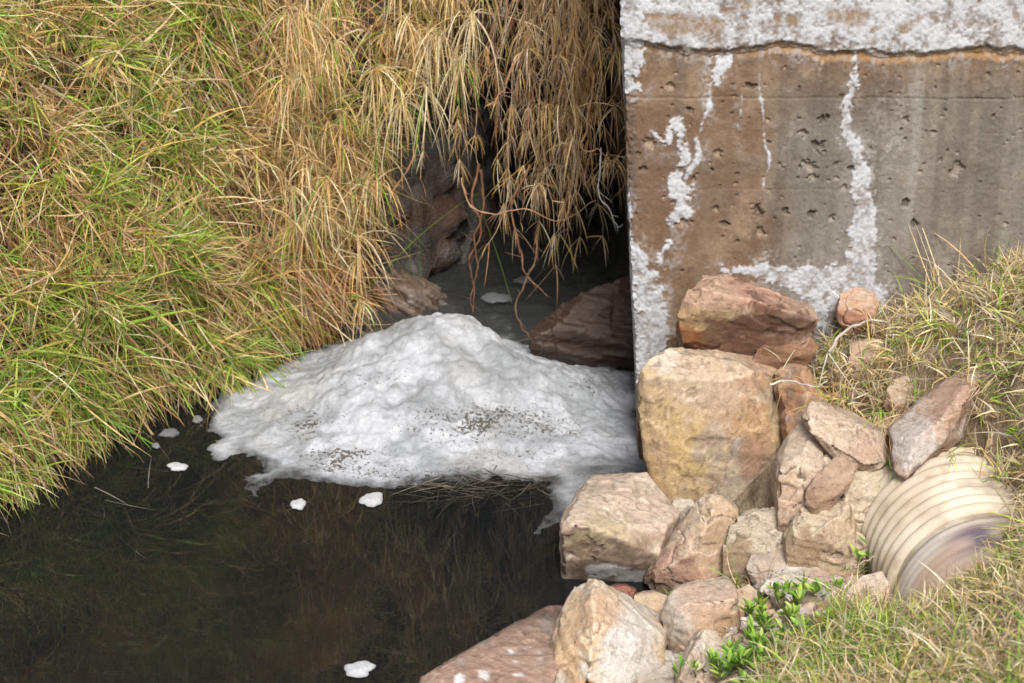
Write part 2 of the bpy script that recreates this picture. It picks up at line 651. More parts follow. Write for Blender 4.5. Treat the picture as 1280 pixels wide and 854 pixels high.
def stroke(px, py, pts, seed, wob=3.0):
    """signed 'inside' amount of a tapered streak given as (x, y, half width) nodes"""
    best = np.full(px.shape, -99.0)
    wx = wob * WOB1[seed % 4]
    for (x0, y0, w0), (x1, y1, w1) in zip(pts[:-1], pts[1:]):
        dx, dy = x1 - x0, y1 - y0
        t = np.clip(((px - x0) * dx + (py - y0) * dy) / (dx * dx + dy * dy + 1e-6), 0, 1)
        d = np.hypot(px + wx - x0 - dx * t, py - y0 - dy * t)
        best = np.maximum(best, (w0 + (w1 - w0) * t) - d)
    return best


# one sheet: down the side of the opening, round the corner, along the front
u_side = np.concatenate([np.linspace(3.4, .8, 26, endpoint=False), np.linspace(.8, .0, 110, endpoint=False)])
fx = np.concatenate([np.arange(.0, 1.12, .0023), np.linspace(1.125, 1.6, 50), np.linspace(1.65, 6.5, 20)])
wz = np.concatenate([np.linspace(-.35, -.03, 10), np.arange(-.025, 1.20, .0024), np.linspace(1.22, 1.75, 40)])
U = np.concatenate([-u_side, fx])                  # <0 side (distance behind the corner), >=0 front
UU, ZZ = np.meshgrid(U, wz, indexing='ij')
side = UU < 0
X = wall_left(ZZ) + np.where(side, -UU * .05, UU)
Y = WALL_Y + np.where(side, -UU, 0)
Pw = np.stack([X, Y, ZZ], -1)
PX, PY_ = to_px(Pw)
q3 = Pw.copy()
WOB1 = [fbm(q3, 9, 4, 30 + i) * 2 for i in range(4)]
nA, nB, nC, nD = fbm(q3, 4, 4, 40), fbm(q3, 16, 4, 41), fbm(q3, 60, 4, 42), fbm(q3 * np.array([1, 1, .25]), 22, 4, 43)
nE = fbm(q3, 150, 3, 44)

# salt masks, authored in the wall's own plane
def M_(pts, seed, soft=3.0, wob=3.0, breakup=6.0):
    return stroke(PX, PY_, pts, seed, wob) + breakup * (nC * .8 + nB * .5 + nE * .5)


edge_row = 58 + 9 * fbm(q3 * np.array([1, 1, 0]), 7, 3, 50) + 4 * fbm(q3, 30, 3, 51) + (PX - 800) * .022
band = (edge_row - PY_)                                             # >0 above the coping's lower edge
hol = np.maximum.reduce([stroke(PX, PY_, p_, 1, 5) for p_ in (
    [(812, 28, 13), (885, 32, 15)], [(1040, 18, 10), (1075, 22, 13)], [(960, 26, 8), (985, 24, 10)], [(1175, 24, 6), (1245, 28, 8)], [(905, 10, 9), (925, 6, 8)], [(800, 16, 3), (802, 30, 3)], [(1125, 34, 5), (1145, 22, 4)])])
hol = sstep(-4, 6, hol + 7 * nB)
top_salt = sstep(-1, 6, band - 2 + 3 * nC) * (1 - .9 * hol) * (.35 + .65 * sstep(-.8, .3, nB + .5 * nC + .4 * nE + .35))
s_right = M_([(1072, 78, 3), (1066, 108, 6), (1060, 140, 7), (1064, 170, 8), (1072, 205, 10), (1070, 240, 14), (1078, 262, 17), (1074, 300, 19), (1072, 345, 22), (1070, 372, 34)], 0, breakup=5)
s_rtop = M_([(1069, 62, 2), (1070, 90, 3)], 1)
s_shelf = M_([(905, 337, 4), (960, 340, 11), (1010, 352, 17), (1060, 352, 20), (1105, 362, 7)], 1, breakup=6)
s_shelf2 = M_([(1010, 365, 15), (1020, 395, 14), (1032, 412, 6)], 2, breakup=6)
s_l1 = M_([(887, 104, 2.5), (882, 140, 3.2), (868, 175, 3.2), (871, 200, 3.5), (856, 222, 4)], 2, breakup=2.5)
s_l2 = M_([(850, 150, 5), (847, 175, 4), (856, 200, 4), (850, 225, 7), (846, 243, 7), (858, 236, 8), (852, 262, 10), (838, 276, 8)], 3, breakup=4.5)
s_l3 = M_([(900, 76, 13), (892, 92, 6), (888, 110, 1.5)], 0, breakup=7)
s_l4 = M_([(955, 92, 1), (957, 130, 1.6), (960, 150, 1.4), (955, 195, 1.3), (953, 235, 1.6)], 1, 2, 5, 2.0)
s_l5 = M_([(926, 95, 1), (925, 130, 1.3), (923, 165, .8)], 2, 2, 4, 1.8)
s_l6 = M_([(838, 300, 3), (830, 325, 4), (820, 345, 5)], 0, breakup=5)
s_l7 = M_([(815, 165, 4), (835, 182, 6), (843, 145, 4)], 1, breakup=6) - 3
s_edge = M_([(778, 236, 2), (780, 290, 5), (792, 335, 18), (804, 370, 25), (808, 410, 26), (803, 440, 26), (792, 475, 14), (786, 520, 4)], 3, breakup=6)
s_edge2 = M_([(780, -5, 17), (788, 40, 18), (790, 75, 16), (784, 105, 11), (797, 108, 5)], 2, breakup=9)
s_low = M_([(800, 520, 2), (812, 570, 4), (822, 600, 3)], 1, breakup=3)
parts_m = {'top': np.maximum(top_salt, sstep(-1, 3, s_edge2) * .95), 'right': np.maximum(sstep(-1, 3, s_right), sstep(0, 3, s_rtop)),
           'shelf': sstep(-1, 3, np.maximum(s_shelf, s_shelf2)), 'left': sstep(-1, 2.5, np.maximum.reduce([s_l1, s_l2, s_l3, s_l6, s_l7])),
           'thin': np.maximum(sstep(-1, 2, s_l4), .6 * sstep(-1, 2, s_l5)), 'edge': np.maximum(sstep(-1, 3, s_edge), sstep(-1, 2, s_low))}
salt = np.maximum.reduce(list(parts_m.values()))
salt = salt * np.where(side & (ZZ < .25), .35, 1) * (.55 + .45 * sstep(-1.2, -.5, nC + .6 * nE))
# pale runs that are only a film
film = .30 * sstep(-14, 10, M_([(1110, 100, 4), (1100, 160, 6), (1090, 210, 3)], 0)) + .35 * sstep(-12, 8, M_([(1130, 110, 3), (1122, 170, 4), (1112, 225, 3)], 2)) \
    + .3 * sstep(-10, 8, M_([(925, 100, 3), (924, 190, 3)], 1)) + .35 * sstep(-14, 8, M_([(850, 280, 8), (842, 330, 8)], 1)) + .2 * sstep(-12, 8, M_([(815, 185, 10), (845, 190, 10)], 3))
smax = np.maximum.reduce([s_right, s_shelf, s_shelf2, s_l1, s_l2, s_l3, s_l6, s_l7, s_edge, s_edge2])
film = np.maximum(film, .55 * sstep(-15, 0, smax + 7 * nD) * sstep(-.8, .6, nB + nD))
film = np.maximum(film, .45 * sstep(-30, 0, band + 14 * fbm(q3 * np.array([1, 1, .05]), 40, 3, 48)) * ~side)
film = np.clip(film, 0, .6)

# pits
rng = np.random.default_rng(21)
pit = np.zeros_like(X)
pitc = np.zeros_like(X)
P_named = [(1003, 165, 6), (1025, 184, 8), (1012, 210, 9), (1016, 222, 6), (1132, 150, 6), (1195, 212, 12), (890, 213, 4), (948, 265, 8), (982, 264, 5), (1014, 268, 5),
           (1132, 255, 6), (1142, 280, 6), (862, 138, 6), (895, 262, 6), (855, 279, 7), (938, 108, 5), (1176, 200, 4), (1045, 205, 3), (1066, 212, 4), (1030, 150, 6), (950, 290, 6), (868, 225, 5),
           (1118, 300, 4), (975, 206, 4), (897, 192, 5), (1165, 165, 4), (1243, 145, 4), (838, 108, 6), (812, 180, 6), (804, 212, 4), (1055, 235, 4), (905, 280, 4), (1040, 275, 4)]
for _ in range(240):
    P_named.append((rng.uniform(785, 1290), rng.uniform(80, 345), rng.uniform(.9, 2.6)))
for (a, b, r) in P_named:
    mk = (np.abs(PX - a) < r * 2.2 + 4) & (np.abs(PY_ - b) < r * 2.2 + 4) & ~side
    if not mk.any():
        continue
    ar = rng.uniform(.7, 1.5)
    d = np.hypot((PX[mk] - a) / ar, (PY_[mk] - b)) / r + .55 * nC[mk] + .25 * nE[mk]
    k = sstep(1.0, .45, d)
    pit[mk] = np.maximum(pit[mk], k * min(.0016 * r + .001, .010))
    if rng.random() < .45:
        pitc[mk] = np.maximum(pitc[mk], k)

# pour joints
joint = np.zeros_like(X)
for row, w, dp in ((122, 1.5, .0025), (236, 1.2, .0007), (166, 1.0, .0004)):
    dd = np.abs(PY_ - row - 1.5 * nB - (PX - 780) * .004)
    joint = np.maximum(joint, sstep(w * 1.6, w * .3, dd) * dp * (.6 + .5 * (nA > -.2)))
below_lip = sstep(-2, 8, band)                                         # 1 on the coping
lip = .011 * below_lip * ~side
off = lip + .0016 * nB + .0007 * nC + .0005 * nE - pit * (1 - salt) - joint * (1 - salt) + salt * (.0010 + .0004 * nC + .0005 * nE) + .0012 * nD * (1 - salt)
off += np.where((band < -3) & (band > -14), -.003, 0) * sstep(-14, -6, band)
# ragged arris along the corner
near = np.exp(-np.abs(UU) / .016)
off -= near * (.006 + .016 * np.abs(nB) + .010 * np.abs(nC))
off = np.where(side, off * .9 + .003 * nA, off)
nx = np.where(side, -1.0, 0.0)
ny = np.where(side, 0.0, -1.0)
w45 = np.exp(-np.abs(UU) / .006) * .7
nx, ny = nx * (1 - w45) - .707 * w45, ny * (1 - w45) - .707 * w45
Pw[..., 0] += nx * off
Pw[..., 1] += ny * off

# concrete colour: brown stained cement, greyer in the middle and right
g1 = sstep(955, 1010, PX + 25 * nB) * sstep(95, 190, PY_ + 30 * nA)
g2 = sstep(1180, 1100, PX + 30 * nA) * .6 + sstep(1230, 1290, PX) * .5
grey = np.clip(g1 * (g2 + .25), 0, 1)
c = mix((.165, .105, .065), (.25, .178, .118), sstep(-.7, .7, nB + .5 * nD))
c = mix(c, (.235, .205, .165), np.clip(grey * 1.1, 0, .95))
c = mix(c, (.235, .20, .155), sstep(1080, 1230, PX) * .6 * sstep(-.5, .5, nD))
c = mix(c, (.14, .115, .09), sstep(.35, .9, nA + .3 * nB) * .5)
c = mix(c, (.155, .09, .055), sstep(930, 830, PX) * sstep(.0, .9, nA + .4) * .6)
nV = fbm(q3 * np.array([1, 1, .06]), 26, 3, 47)
c = mix(c, (.30, .275, .235), sstep(.1, .8, nV) * sstep(940, 1040, PX) * .7)
c = mix(c, (.12, .09, .07), sstep(.15, .8, -nV) * .45)
c = mix(c, (.10, .065, .045), sstep(.25, 1.0, nD) * .45)                # dark runs
c = mix(c, (.33, .25, .165), sstep(.45, 1.0, nB + .3 * nC) * .5)
c = mix(c, (.36, .21, .09), sstep(9, 3, np.abs(band + 7)) * sstep(900, 1010, PX) * .75)      # rusty line under the coping
c = mix(c, (.13, .09, .06), sstep(6, 1, np.abs(band + 14)) * .5)  # shadow line under the coping's edge, put into the colour
c = mix(c, (.27, .19, .12), hol * below_lip * .9)
c = mix(c, (.17, .12, .085), sstep(.0005, .003, joint) * .6)
c = mix(c, (.115, .085, .06), sstep(.0015, .006, pit) * (1 - pitc) * .8)
c = mix(c, (.36, .27, .18), sstep(.001, .004, pit) * pitc * .7)
c = mix(c, (.11, .055, .03), sstep(-.2, .5, nB + nC) * sstep(.22, .12, ZZ) * (PX < 850) * .9)     # rusty foot by the water
c = mix(c, (.42, .41, .41), film * sstep(-.5, .7, nC + nE))
white = mix((.32, .315, .315), (.51, .52, .54), sstep(-.9, .5, nC + nE * .8 + .5 * nB))
white = mix(white, (.27, .21, .16), sstep(.25, .9, -nC + .4 * nE) * .7)
grime = sstep(-.1, .6, nB) * (PX < 850) * (PY_ > 330)
white = mix(white, (.34, .33, .33), grime * .6)
lumw = c.mean(-1)[..., None] * np.array([1.05, 1.0, .92])
kg = (.55 * sstep(930, 1010, PX + 20 * nB) * sstep(80, 130, PY_))[..., None]
c = (c * (1 - kg) + lumw * kg) * .92
c = mix(c, white * .92, salt)
Vw = Pw.reshape(-1, 3)
Cw = c.reshape(-1, 3)
Fw = grid_faces(len(U), len(wz))
# which part each face belongs to
lab = np.zeros(X.shape, int)
for i, k in enumerate(('thin', 'edge', 'left', 'shelf', 'right', 'top')):
    lab[parts_m[k] * np.where(side, .3, 1) > .5] = i + 1
fl = lab.reshape(-1)[Fw[:, 0]]
wall = root_at('concrete_wall', (1.0, WALL_Y, 0))
tag(wall, 'weathered brown concrete wall with white salt streaks above the rock pile', 'wall')


def submesh(name, mask, mat):
    F = Fw[mask]
    used, inv = np.unique(F, return_inverse=True)
    me = mesh_np(name, Vw[used], inv.reshape(-1, 4), Cw[used])
    return local(link(name, me, mat), wall)


submesh('wall_face', fl == 0, M_WALL)
for i, (nm, lb) in enumerate((('salt_drip', 'thin pale drip line'), ('salt_crust', 'grey white crust down the corner by the foam'), ('salt_streak', 'forked white streak left of centre'),
                              ('salt_crust', 'white crust spreading behind the upper rocks'), ('salt_streak', 'wide white streak running down the wall'), ('salt_crust', 'white crust covering the top course'))):
    if (fl == i + 1).any():
        o = submesh(nm, fl == i + 1, M_SALT)
        o['label'] = lb
# core behind the sheet
bm = bmesh.new()
x0, x1, y0, y1, z0, z1 = .335, 6.5, WALL_Y + .05, 3.4, -.35, 1.72
bmesh.ops.create_cube(bm, size=1)
for v in bm.verts:
    v.co = ((x0 if v.co.x < 0 else x1), (y0 if v.co.y < 0 else y1), (z0 if v.co.z < 0 else z1))
me = bpy.data.meshes.new('wall_core')
bm.to_mesh(me)
bm.free()
set_col(me, np.tile((.25, .19, .13), (len(me.vertices), 1)))
local(link('wall_core', me, M_WALL), wall)
bm = bmesh.new()
bmesh.ops.create_cube(bm, size=1)
for v in bm.verts:
    v.co = ((.17 if v.co.x < 0 else 6.6), (WALL_Y - .05 if v.co.y < 0 else .9), (1.73 if v.co.z < 0 else 1.85))
me = bpy.data.meshes.new('coping')
bm.to_mesh(me)
bm.free()
set_col(me, np.tile((.4, .36, .31), (len(me.vertices), 1)))
local(link('coping', me, M_WALL), wall)

# ================================================================== FOAM
def poly_dist(px, py, poly):
    """signed distance (positive inside) to a polygon"""
    P = np.asarray(poly)
    Q = np.roll(P, -1, 0)
    d = np.full(px.shape, 1e9)
    ins = np.zeros(px.shape, bool)
    for a, b in zip(P, Q):
        e = b - a
        t = np.clip(((px - a[0]) * e[0] + (py - a[1]) * e[1]) / (e @ e + 1e-12), 0, 1)
        d = np.minimum(d, np.hypot(px - a[0] - e[0] * t, py - a[1] - e[1] * t))
        cr_ = ((a[1] > py) != (b[1] > py)) & (px < (b[0] - a[0]) * (py - a[1]) / (b[1] - a[1] + 1e-12) + a[0])
        ins ^= cr_
    return np.where(ins, d, -d)


FO = [(258, 563), (270, 577), (296, 569), (318, 574), (330, 590), (304, 594), (306, 612), (322, 618), (345, 601), (380, 601), (430, 607), (470, 612), (512, 605), (520, 614), (545, 603), (600, 598), (645, 600), (672, 603),
      (688, 600), (690, 640), (668, 668), (700, 655), (735, 640), (790, 615), (830, 600), (830, 585)]
FO = [at_z(a, b, 0)[:2] for a, b in FO]
FO += [np.array(q_) for q_ in ((.34, -.18), (.34, .30), (.24, .36), (.17, .37), (.10, .45), (.0, .52), (-.12, .56), (-.25, .60), (-.38, .60), (-.47, .50), (-.55, .42), (-.66, .30), (-.74, .20), (-.765, .10), (-.76, -.02), (-.72, -.06))]
fgx, fgy = np.linspace(-.83, .36, 330), np.linspace(-.62, .66, 340)
FX, FY = np.meshgrid(fgx, fgy, indexing='ij')
p = np.stack([FX, FY, 0 * FX], -1)
wx, wy = .012 * fbm(p, 14, 3, 60) + .005 * fbm(p, 60, 2, 61), .018 * fbm(p, 14, 3, 62) + .007 * fbm(p, 60, 2, 63)
fd = poly_dist(FX + wx, FY + wy, np.array(FO))


def gau(x, y, sx_, sy_, h):
    return h * np.exp(-(((FX - x) / sx_) ** 2 + ((FY - y) / sy_) ** 2))


body = gau(-.17, .36, .13, .14, .060) + gau(-.14, .26, .30, .22, .085) + gau(-.42, .45, .15, .13, .060) + gau(.18, .18, .20, .16, .035) + gau(-.3, .1, .3, .22, .028) + .016
lump = .020 * fbm(p, 6, 3, 64) + .024 * np.abs(fbm(p, 6, 2, 65)) + .0075 * np.abs(fbm(p, 19, 2, 66)) + .0022 * np.abs(fbm(p, 55, 2, 67))
inside = sstep(0, .28, fd)
h = .005 * sstep(0, .012, fd) + inside * (body + lump * sstep(0, .25, fd)) + .004 * sstep(.01, .06, fd) * fbm(p, 50, 3, 68)
h = np.where((FX > .10) & (FY < -.22), np.minimum(h, .006 + .002 * fbm(p, 40, 2, 1)), h)
FZ = np.where(fd > 0, .001 + np.maximum(h, 0), .001)
keep = fd > -.0042
g0, g1_ = np.gradient(fd, fgx, fgy)
gn = g0 ** 2 + g1_ ** 2 + 1e-6
mv = (fd < 0) & keep
FX = np.where(mv, FX - fd * g0 / gn, FX)
FY = np.where(mv, FY - fd * g1_ / gn, FY)
# colour: white, grey film towards the edges, painted shade on the back-left slope, dark grit flecks in streaks
V = np.stack([FX, FY, FZ], -1).reshape(-1, 3)
fdr = fd.ravel()
fl1, fl2 = fbm(V, 8, 4, 70), fbm(V * np.array([1, 1.6, 0]), 85, 3, 71)
fpx, fpy = to_px(V)
c = mix((.285, .30, .31), (.45, .468, .49), sstep(-.5, .6, fl1 + .5 * fbm(V, 30, 3, 75)))
dirt = sstep(.15, .8, fbm(V, 5, 4, 72)) * .55
c = mix(c, (.36, .35, .32), dirt)
c = mix(c, (.32, .345, .37), sstep(480, 420, fpx) * sstep(470, 420, fpy) * .6)  # shade of the upper-left slope painted as bluish grey
zone = np.zeros(len(V))
for (a, b, ra, rb, s_) in ((385, 528, 45, 26, .8), (430, 575, 60, 22, 1), (600, 528, 90, 26, 1), (560, 590, 120, 14, .6), (690, 535, 90, 22, .7), (740, 470, 45, 35, .6), (470, 590, 60, 12, .9), (640, 570, 80, 16, .6), (470, 470, 60, 18, .3)):
    zone = np.maximum(zone, s_ * np.exp(-(((fpx - a) / ra) ** 2 + ((fpy - b) / rb) ** 2)))
streak = fbm(V * np.array([1, 2.2, 0]), 14, 3, 74)
grit = np.clip(zone * (.75 + .6 * streak) + .12 * fl2 * zone, 0, 1)
thin = sstep(.035, .0, fdr) * .35 + (V[:, 0] > .08) * (V[:, 1] < -.2) * .45
fthin = np.clip(sstep(.05, .0, fdr + .02 * fl1) * .8 + sstep(.10, .2, V[:, 0]) * sstep(-.16, -.26, V[:, 1]) * (.55 + .5 * fl1), 0, .92)
c = mix(c, (.30, .31, .31), np.clip(thin, 0, .7))
F = grid_faces(len(fgx), len(fgy))
kk = keep.ravel()
F = F[kk[F].all(1)]
used, inv = np.unique(F, return_inverse=True)
foam = link('foam_mound', mesh_np('foam_mound', V[used], inv.reshape(-1, 4), c[used], attrs={'grit': grit[used], 'thin': fthin[used]}), M_FOAM)
tag(foam, 'large mound of dirty white foam spreading over the pond', 'foam')


def foam_patch(px, py, rx, ry, label, seed, grey=0.0, z=0.0, film=0.0):
    c0 = at_z(px, py, z)
    r = np.random.default_rng(seed)
    n = 30
    th = np.linspace(0, 2 * math.pi, n, endpoint=False)
    rad = 1 + .16 * np.sin(th * 2 + r.uniform(0, 6)) * r.uniform(.3, 1) + .09 * np.sin(th * 3 + r.uniform(0, 6)) + .07 * np.sin(th * 5 + r.uniform(0, 6)) + .04 * np.sin(th * 9 + r.uniform(0, 6))
    sx_, sy_ = rx * .00195, ry * .0043
    V_, C_, T_ = [], [], []
    for lv, (s_, zz) in enumerate(((1.0, .0008), (.95, .0022), (.80, .0045), (.5, .006), (.02, .0065))):
        for k in range(n):
            V_.append((math.cos(th[k]) * rad[k] * sx_ * s_, math.sin(th[k]) * rad[k] * sy_ * s_, zz + r.uniform(-.0004, .0004)))
            T_.append(min(.9, film + (.75, .3, .05, 0, 0)[lv]))
            C_.append(((.50 - grey), (.51 - grey), (.52 - grey)))
    F_ = []
    for l in range(4):
        for k in range(n):
            F_.append((l * n + k, l * n + (k + 1) % n, (l + 1) * n + (k + 1) % n, (l + 1) * n + k))
    o = link('foam_patch', mesh_np('foam_patch', V_, F_, C_, attrs={'thin': T_}), M_FOAM)
    o.location = (c0[0], c0[1], z + .002)
    return tag(o, label, 'foam', 'loose foam patches on the water')


foam_patch(222, 585, 13, 5, 'flat foam patch on dark water left of the mound, near the grass', 1)
foam_patch(373, 632, 9, 6.5, 'small round foam patch just below the mound, left of the other', 2)
foam_patch(465, 626, 14, 8.5, 'heart-shaped foam patch just below the mound, right of the other', 3)
foam_patch(449, 838, 17, 7, 'lone foam patch on open water at the bottom of the picture', 4)
foam_patch(212, 543, 15, 5, 'thin grey foam film by the grass tips, widest of the grey ones', 5, .16, 0, .5)
foam_patch(247, 526, 7, 5, 'small grey foam fleck between grass tips and mound', 6, .16, 0, .4)
foam_patch(195, 559, 6, 3, 'tiny grey foam fleck under the orange grass blades', 7, .3)
foam_patch(620, 374, 20, 9, 'grey foam patch drifting on the stream inside the culvert, larger one', 8, .30, .062, .35)
foam_patch(655, 352, 16, 6, 'faint foam patch deep inside the culvert behind the larger one', 9, .34, .066, .6)

# ================================================================== ROCKS
def laplace(V, E, it, lam=.5):
    deg = np.bincount(E.ravel(), minlength=len(V)).astype(float)[:, None]
    for _ in range(it):
        S = np.zeros_like(V)
        np.add.at(S, E[:, 0], V[E[:, 1]])
        np.add.at(S, E[:, 1], V[E[:, 0]])
        V = V + lam * (S / np.maximum(deg, 1) - V)
    return V


def hull_mesh(pts, voxel, rnd=2, rr=None, chop=.01):
    bm = bmesh.new()
    for q_ in pts:
        bm.verts.new(q_)
    r = bmesh.ops.convex_hull(bm, input=bm.verts[:])
    junk = [e for e in r['geom_interior'] if isinstance(e, bmesh.types.BMVert)]
    if junk:
        bmesh.ops.delete(bm, geom=junk, context='VERTS')
    cen = Vector(np.mean(pts, 0))
    for _ in range(13):                                  # knock corners off
        bm.verts.ensure_lookup_table()
        nrm = Vector(rr.normal(size=3)).normalized()
        v = max(bm.verts, key=lambda w: w.co.dot(nrm))
        g = bmesh.ops.bisect_plane(bm, geom=bm.verts[:] + bm.edges[:] + bm.faces[:], plane_co=v.co - nrm * chop * float(rr.uniform(.4, 1.4)), plane_no=nrm, clear_outer=True)
        ed = [e for e in g['geom_cut'] if isinstance(e, bmesh.types.BMEdge)]
        if ed:
            bmesh.ops.holes_fill(bm, edges=ed, sides=0)
    bmesh.ops.recalc_face_normals(bm, faces=bm.faces)
    me = bpy.data.meshes.new('hull')
    bm.to_mesh(me)
    bm.free()
    o = bpy.data.objects.new('hull', me)
    COL.objects.link(o)
    md = o.modifiers.new('r', 'REMESH')
    md.mode = 'SHARP'
    md.octree_depth = 6
    md.scale = .97
    md.sharpness = 1.0
    md.use_remove_disconnected = False
    dg = bpy.context.evaluated_depsgraph_get()
    ev = o.evaluated_get(dg)
    m2 = ev.to_mesh()
    n = len(m2.vertices)
    V_ = np.empty(n * 3, np.float32)
    m2.vertices.foreach_get('co', V_)
    V_ = V_.reshape(-1, 3).astype(float)
    F_ = np.array([list(p_.vertices) for p_ in m2.polygons if len(p_.vertices) == 4], int)
    ev.to_mesh_clear()
    bpy.data.objects.remove(o)
    bpy.data.meshes.remove(me)
    E = np.unique(np.sort(np.concatenate([F_[:, [0, 1]], F_[:, [1, 2]], F_[:, [2, 3]], F_[:, [3, 0]]]), axis=1), axis=0)
    V_ = laplace(V_, E, rnd)
    return V_, F_, E


def vnormals(V_, F_):
    a = np.cross(V_[F_[:, 2]] - V_[F_[:, 0]], V_[F_[:, 3]] - V_[F_[:, 1]])
    Nn = np.zeros_like(V_)
    for k in range(4):
        np.add.at(Nn, F_[:, k], a)
    return Nn / (np.linalg.norm(Nn, axis=1)[:, None] + 1e-12)


TAN, PINK, OCH, GREY, RUST, DARK, PALE, RED = (.36, .27, .185), (.39, .285, .215), (.42, .28, .12), (.36, .32, .27), (.27, .125, .055), (.10, .055, .035), (.50, .44, .37), (.27, .13, .095)
_rk = [0]


def rock(label, out, z0=None, Y0=None, lean=.3, thick=.15, inner=(), cols=(TAN, PINK, GREY), blobs=(), voxel=.0055, rough=1.0, bed=(0.2, 0.3, 1.0), name='rock', cat='rock', ledges=.40, grow=1.09,
         group='rocks piled below the concrete wall', mat=None, rnd=0, sink=.04, shrink=.8, dust=.25, spots=0.0, crack=1.0):
    _rk[0] += 1
    sd = _rk[0] * 1.37
    out = [(o + (0,))[:3] for o in out]
    bot = max(o[1] for o in out)
    if Y0 is None:
        bx = [o for o in out if o[1] == bot][0]
        Y0 = at_z(bx[0], bot, z0)[1]
    pts = [at_y(a, b, Y0 + lean * (bot - b) * .0022 + dy) for a, b, dy in list(out) + [(i + (0,))[:3] for i in inner]]
    pts = np.array(pts)
    cen = pts.mean(0)
    nb = len(out)
    back = cen + (pts[:nb] - cen) * shrink + np.array([0, thick, -thick * .55])
    low = pts[:nb][pts[:nb, 2] < cen[2]] - np.array([0, -.01, sink])
    hull = np.vstack([pts, back, low, low + np.array([0, thick * .8, 0])])
    hull = cen + (hull - cen) * grow
    V_, F_, E_ = hull_mesh(hull, voxel, rnd, np.random.default_rng(_rk[0] + 100), np.ptp(pts, axis=0).max() * .07)
    nn = vnormals(V_, F_)
    bedv = np.array(bed, float)
    bedv /= np.linalg.norm(bedv)
    h_ = V_ @ bedv
    # split-stone relief: low undulation, bedding ledges, facet chips, cracks
    rr = np.random.default_rng(int(sd * 100))
    d_ = .0030 * fbm(V_, 7, 3, sd) + .0020 * fbm(V_, 28, 4, sd + 1) + .0010 * fbm(V_, 85, 3, sd + 2)
    ledge = fbm(np.stack([h_ * 30, (V_[:, 0] + V_[:, 1]) * 4, V_[:, 2] * 2], -1), 1, 3, sd + 3)
    d_ += ledges * .0035 * (sstep(-.06, .06, ledge) + sstep(.32, .40, ledge) + sstep(-.42, -.34, ledge) - 1.5)
    chip = fbm(V_, 14, 2, sd + 4)
    d_ -= .005 * sstep(.40, .46, chip)
    ck = np.abs(fbm(V_ + .03 * np.stack([fbm(V_, 20, 2, sd), fbm(V_, 20, 2, sd + 5), 0 * h_], -1), 7, 2, sd + 6))
    crk = sstep(.035, .008, ck) * sstep(-.1, .3, fbm(V_, 4, 2, sd + 7)) * crack
    d_ -= .006 * crk
    V2 = V_ + nn * (d_ * rough)[:, None]
    nn2 = vnormals(V2, F_)
    A, B, C = cols
    f1, f2, f3, f4 = fbm(V2, 6, 4, sd + 8), fbm(V2, 15, 4, sd + 9), fbm(V2, 45, 4, sd + 10), fbm(V2, 110, 3, sd + 11)
    c_ = mix(A, B, sstep(-.45, .45, f1 + .35 * f3))
    c_ = mix(c_, C, sstep(.05, .65, f2 + .3 * f3) * .75)
    c_ = mix(c_, np.array(A) * .6, sstep(.25, .8, ledge) * .35)
    c_ = mix(c_, (.56, .47, .38), sstep(.2, .9, nn2[:, 2] + .25 * f3) * dust)
    c_ = mix(c_, (.62, .56, .49), sstep(.5, 1.0, f3 + .4 * f4) * .45 * min(1, dust * 3))
    for (a, b, r_, cc, s_) in blobs:
        ctr = at_y(a, b, Y0 + lean * (bot - b) * .0022)
        rm = r_ * .0020
        dd = np.sqrt(((V2[:, 0] - ctr[0]) / rm) ** 2 + ((V2[:, 2] - ctr[2]) / rm) ** 2 + .25 * ((V2[:, 1] - ctr[1]) / rm) ** 2) + .55 * f2 + .4 * f3
        c_ = mix(c_, cc, sstep(1.15, .75, dd) * s_)
    nbm = np.zeros_like(V2)
    np.add.at(nbm, E_[:, 0], V2[E_[:, 1]])
    np.add.at(nbm, E_[:, 1], V2[E_[:, 0]])
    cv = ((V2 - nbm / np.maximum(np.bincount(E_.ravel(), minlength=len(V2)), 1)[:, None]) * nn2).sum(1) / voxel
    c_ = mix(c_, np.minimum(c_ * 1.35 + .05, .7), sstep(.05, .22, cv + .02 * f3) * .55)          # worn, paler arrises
    c_ = mix(c_, c_ * .62, sstep(.03, .14, -cv + .02 * f3) * .7)                                 # darker in the hollows
    c_ = mix(c_, (.13, .09, .065), sstep(.62, .95, f4 + .45 * f2) * .5)
    if spots:
        c_ = mix(c_, (.12, .07, .045), sstep(.55, .9, f3 + .5 * f4 + .3 * f1) * spots)
    c_ = mix(c_, np.array(C) * .35, crk * .6)
    c_ = c_ * np.array([1.0, 1.01, .985])
    wet = sstep(.075, .02, V2[:, 2] + .012 * f2)
    c_ = c_ * (1 - .62 * wet)[:, None]
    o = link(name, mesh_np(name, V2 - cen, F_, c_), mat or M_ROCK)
    o.location = cen
    return tag(o, label, cat, group)


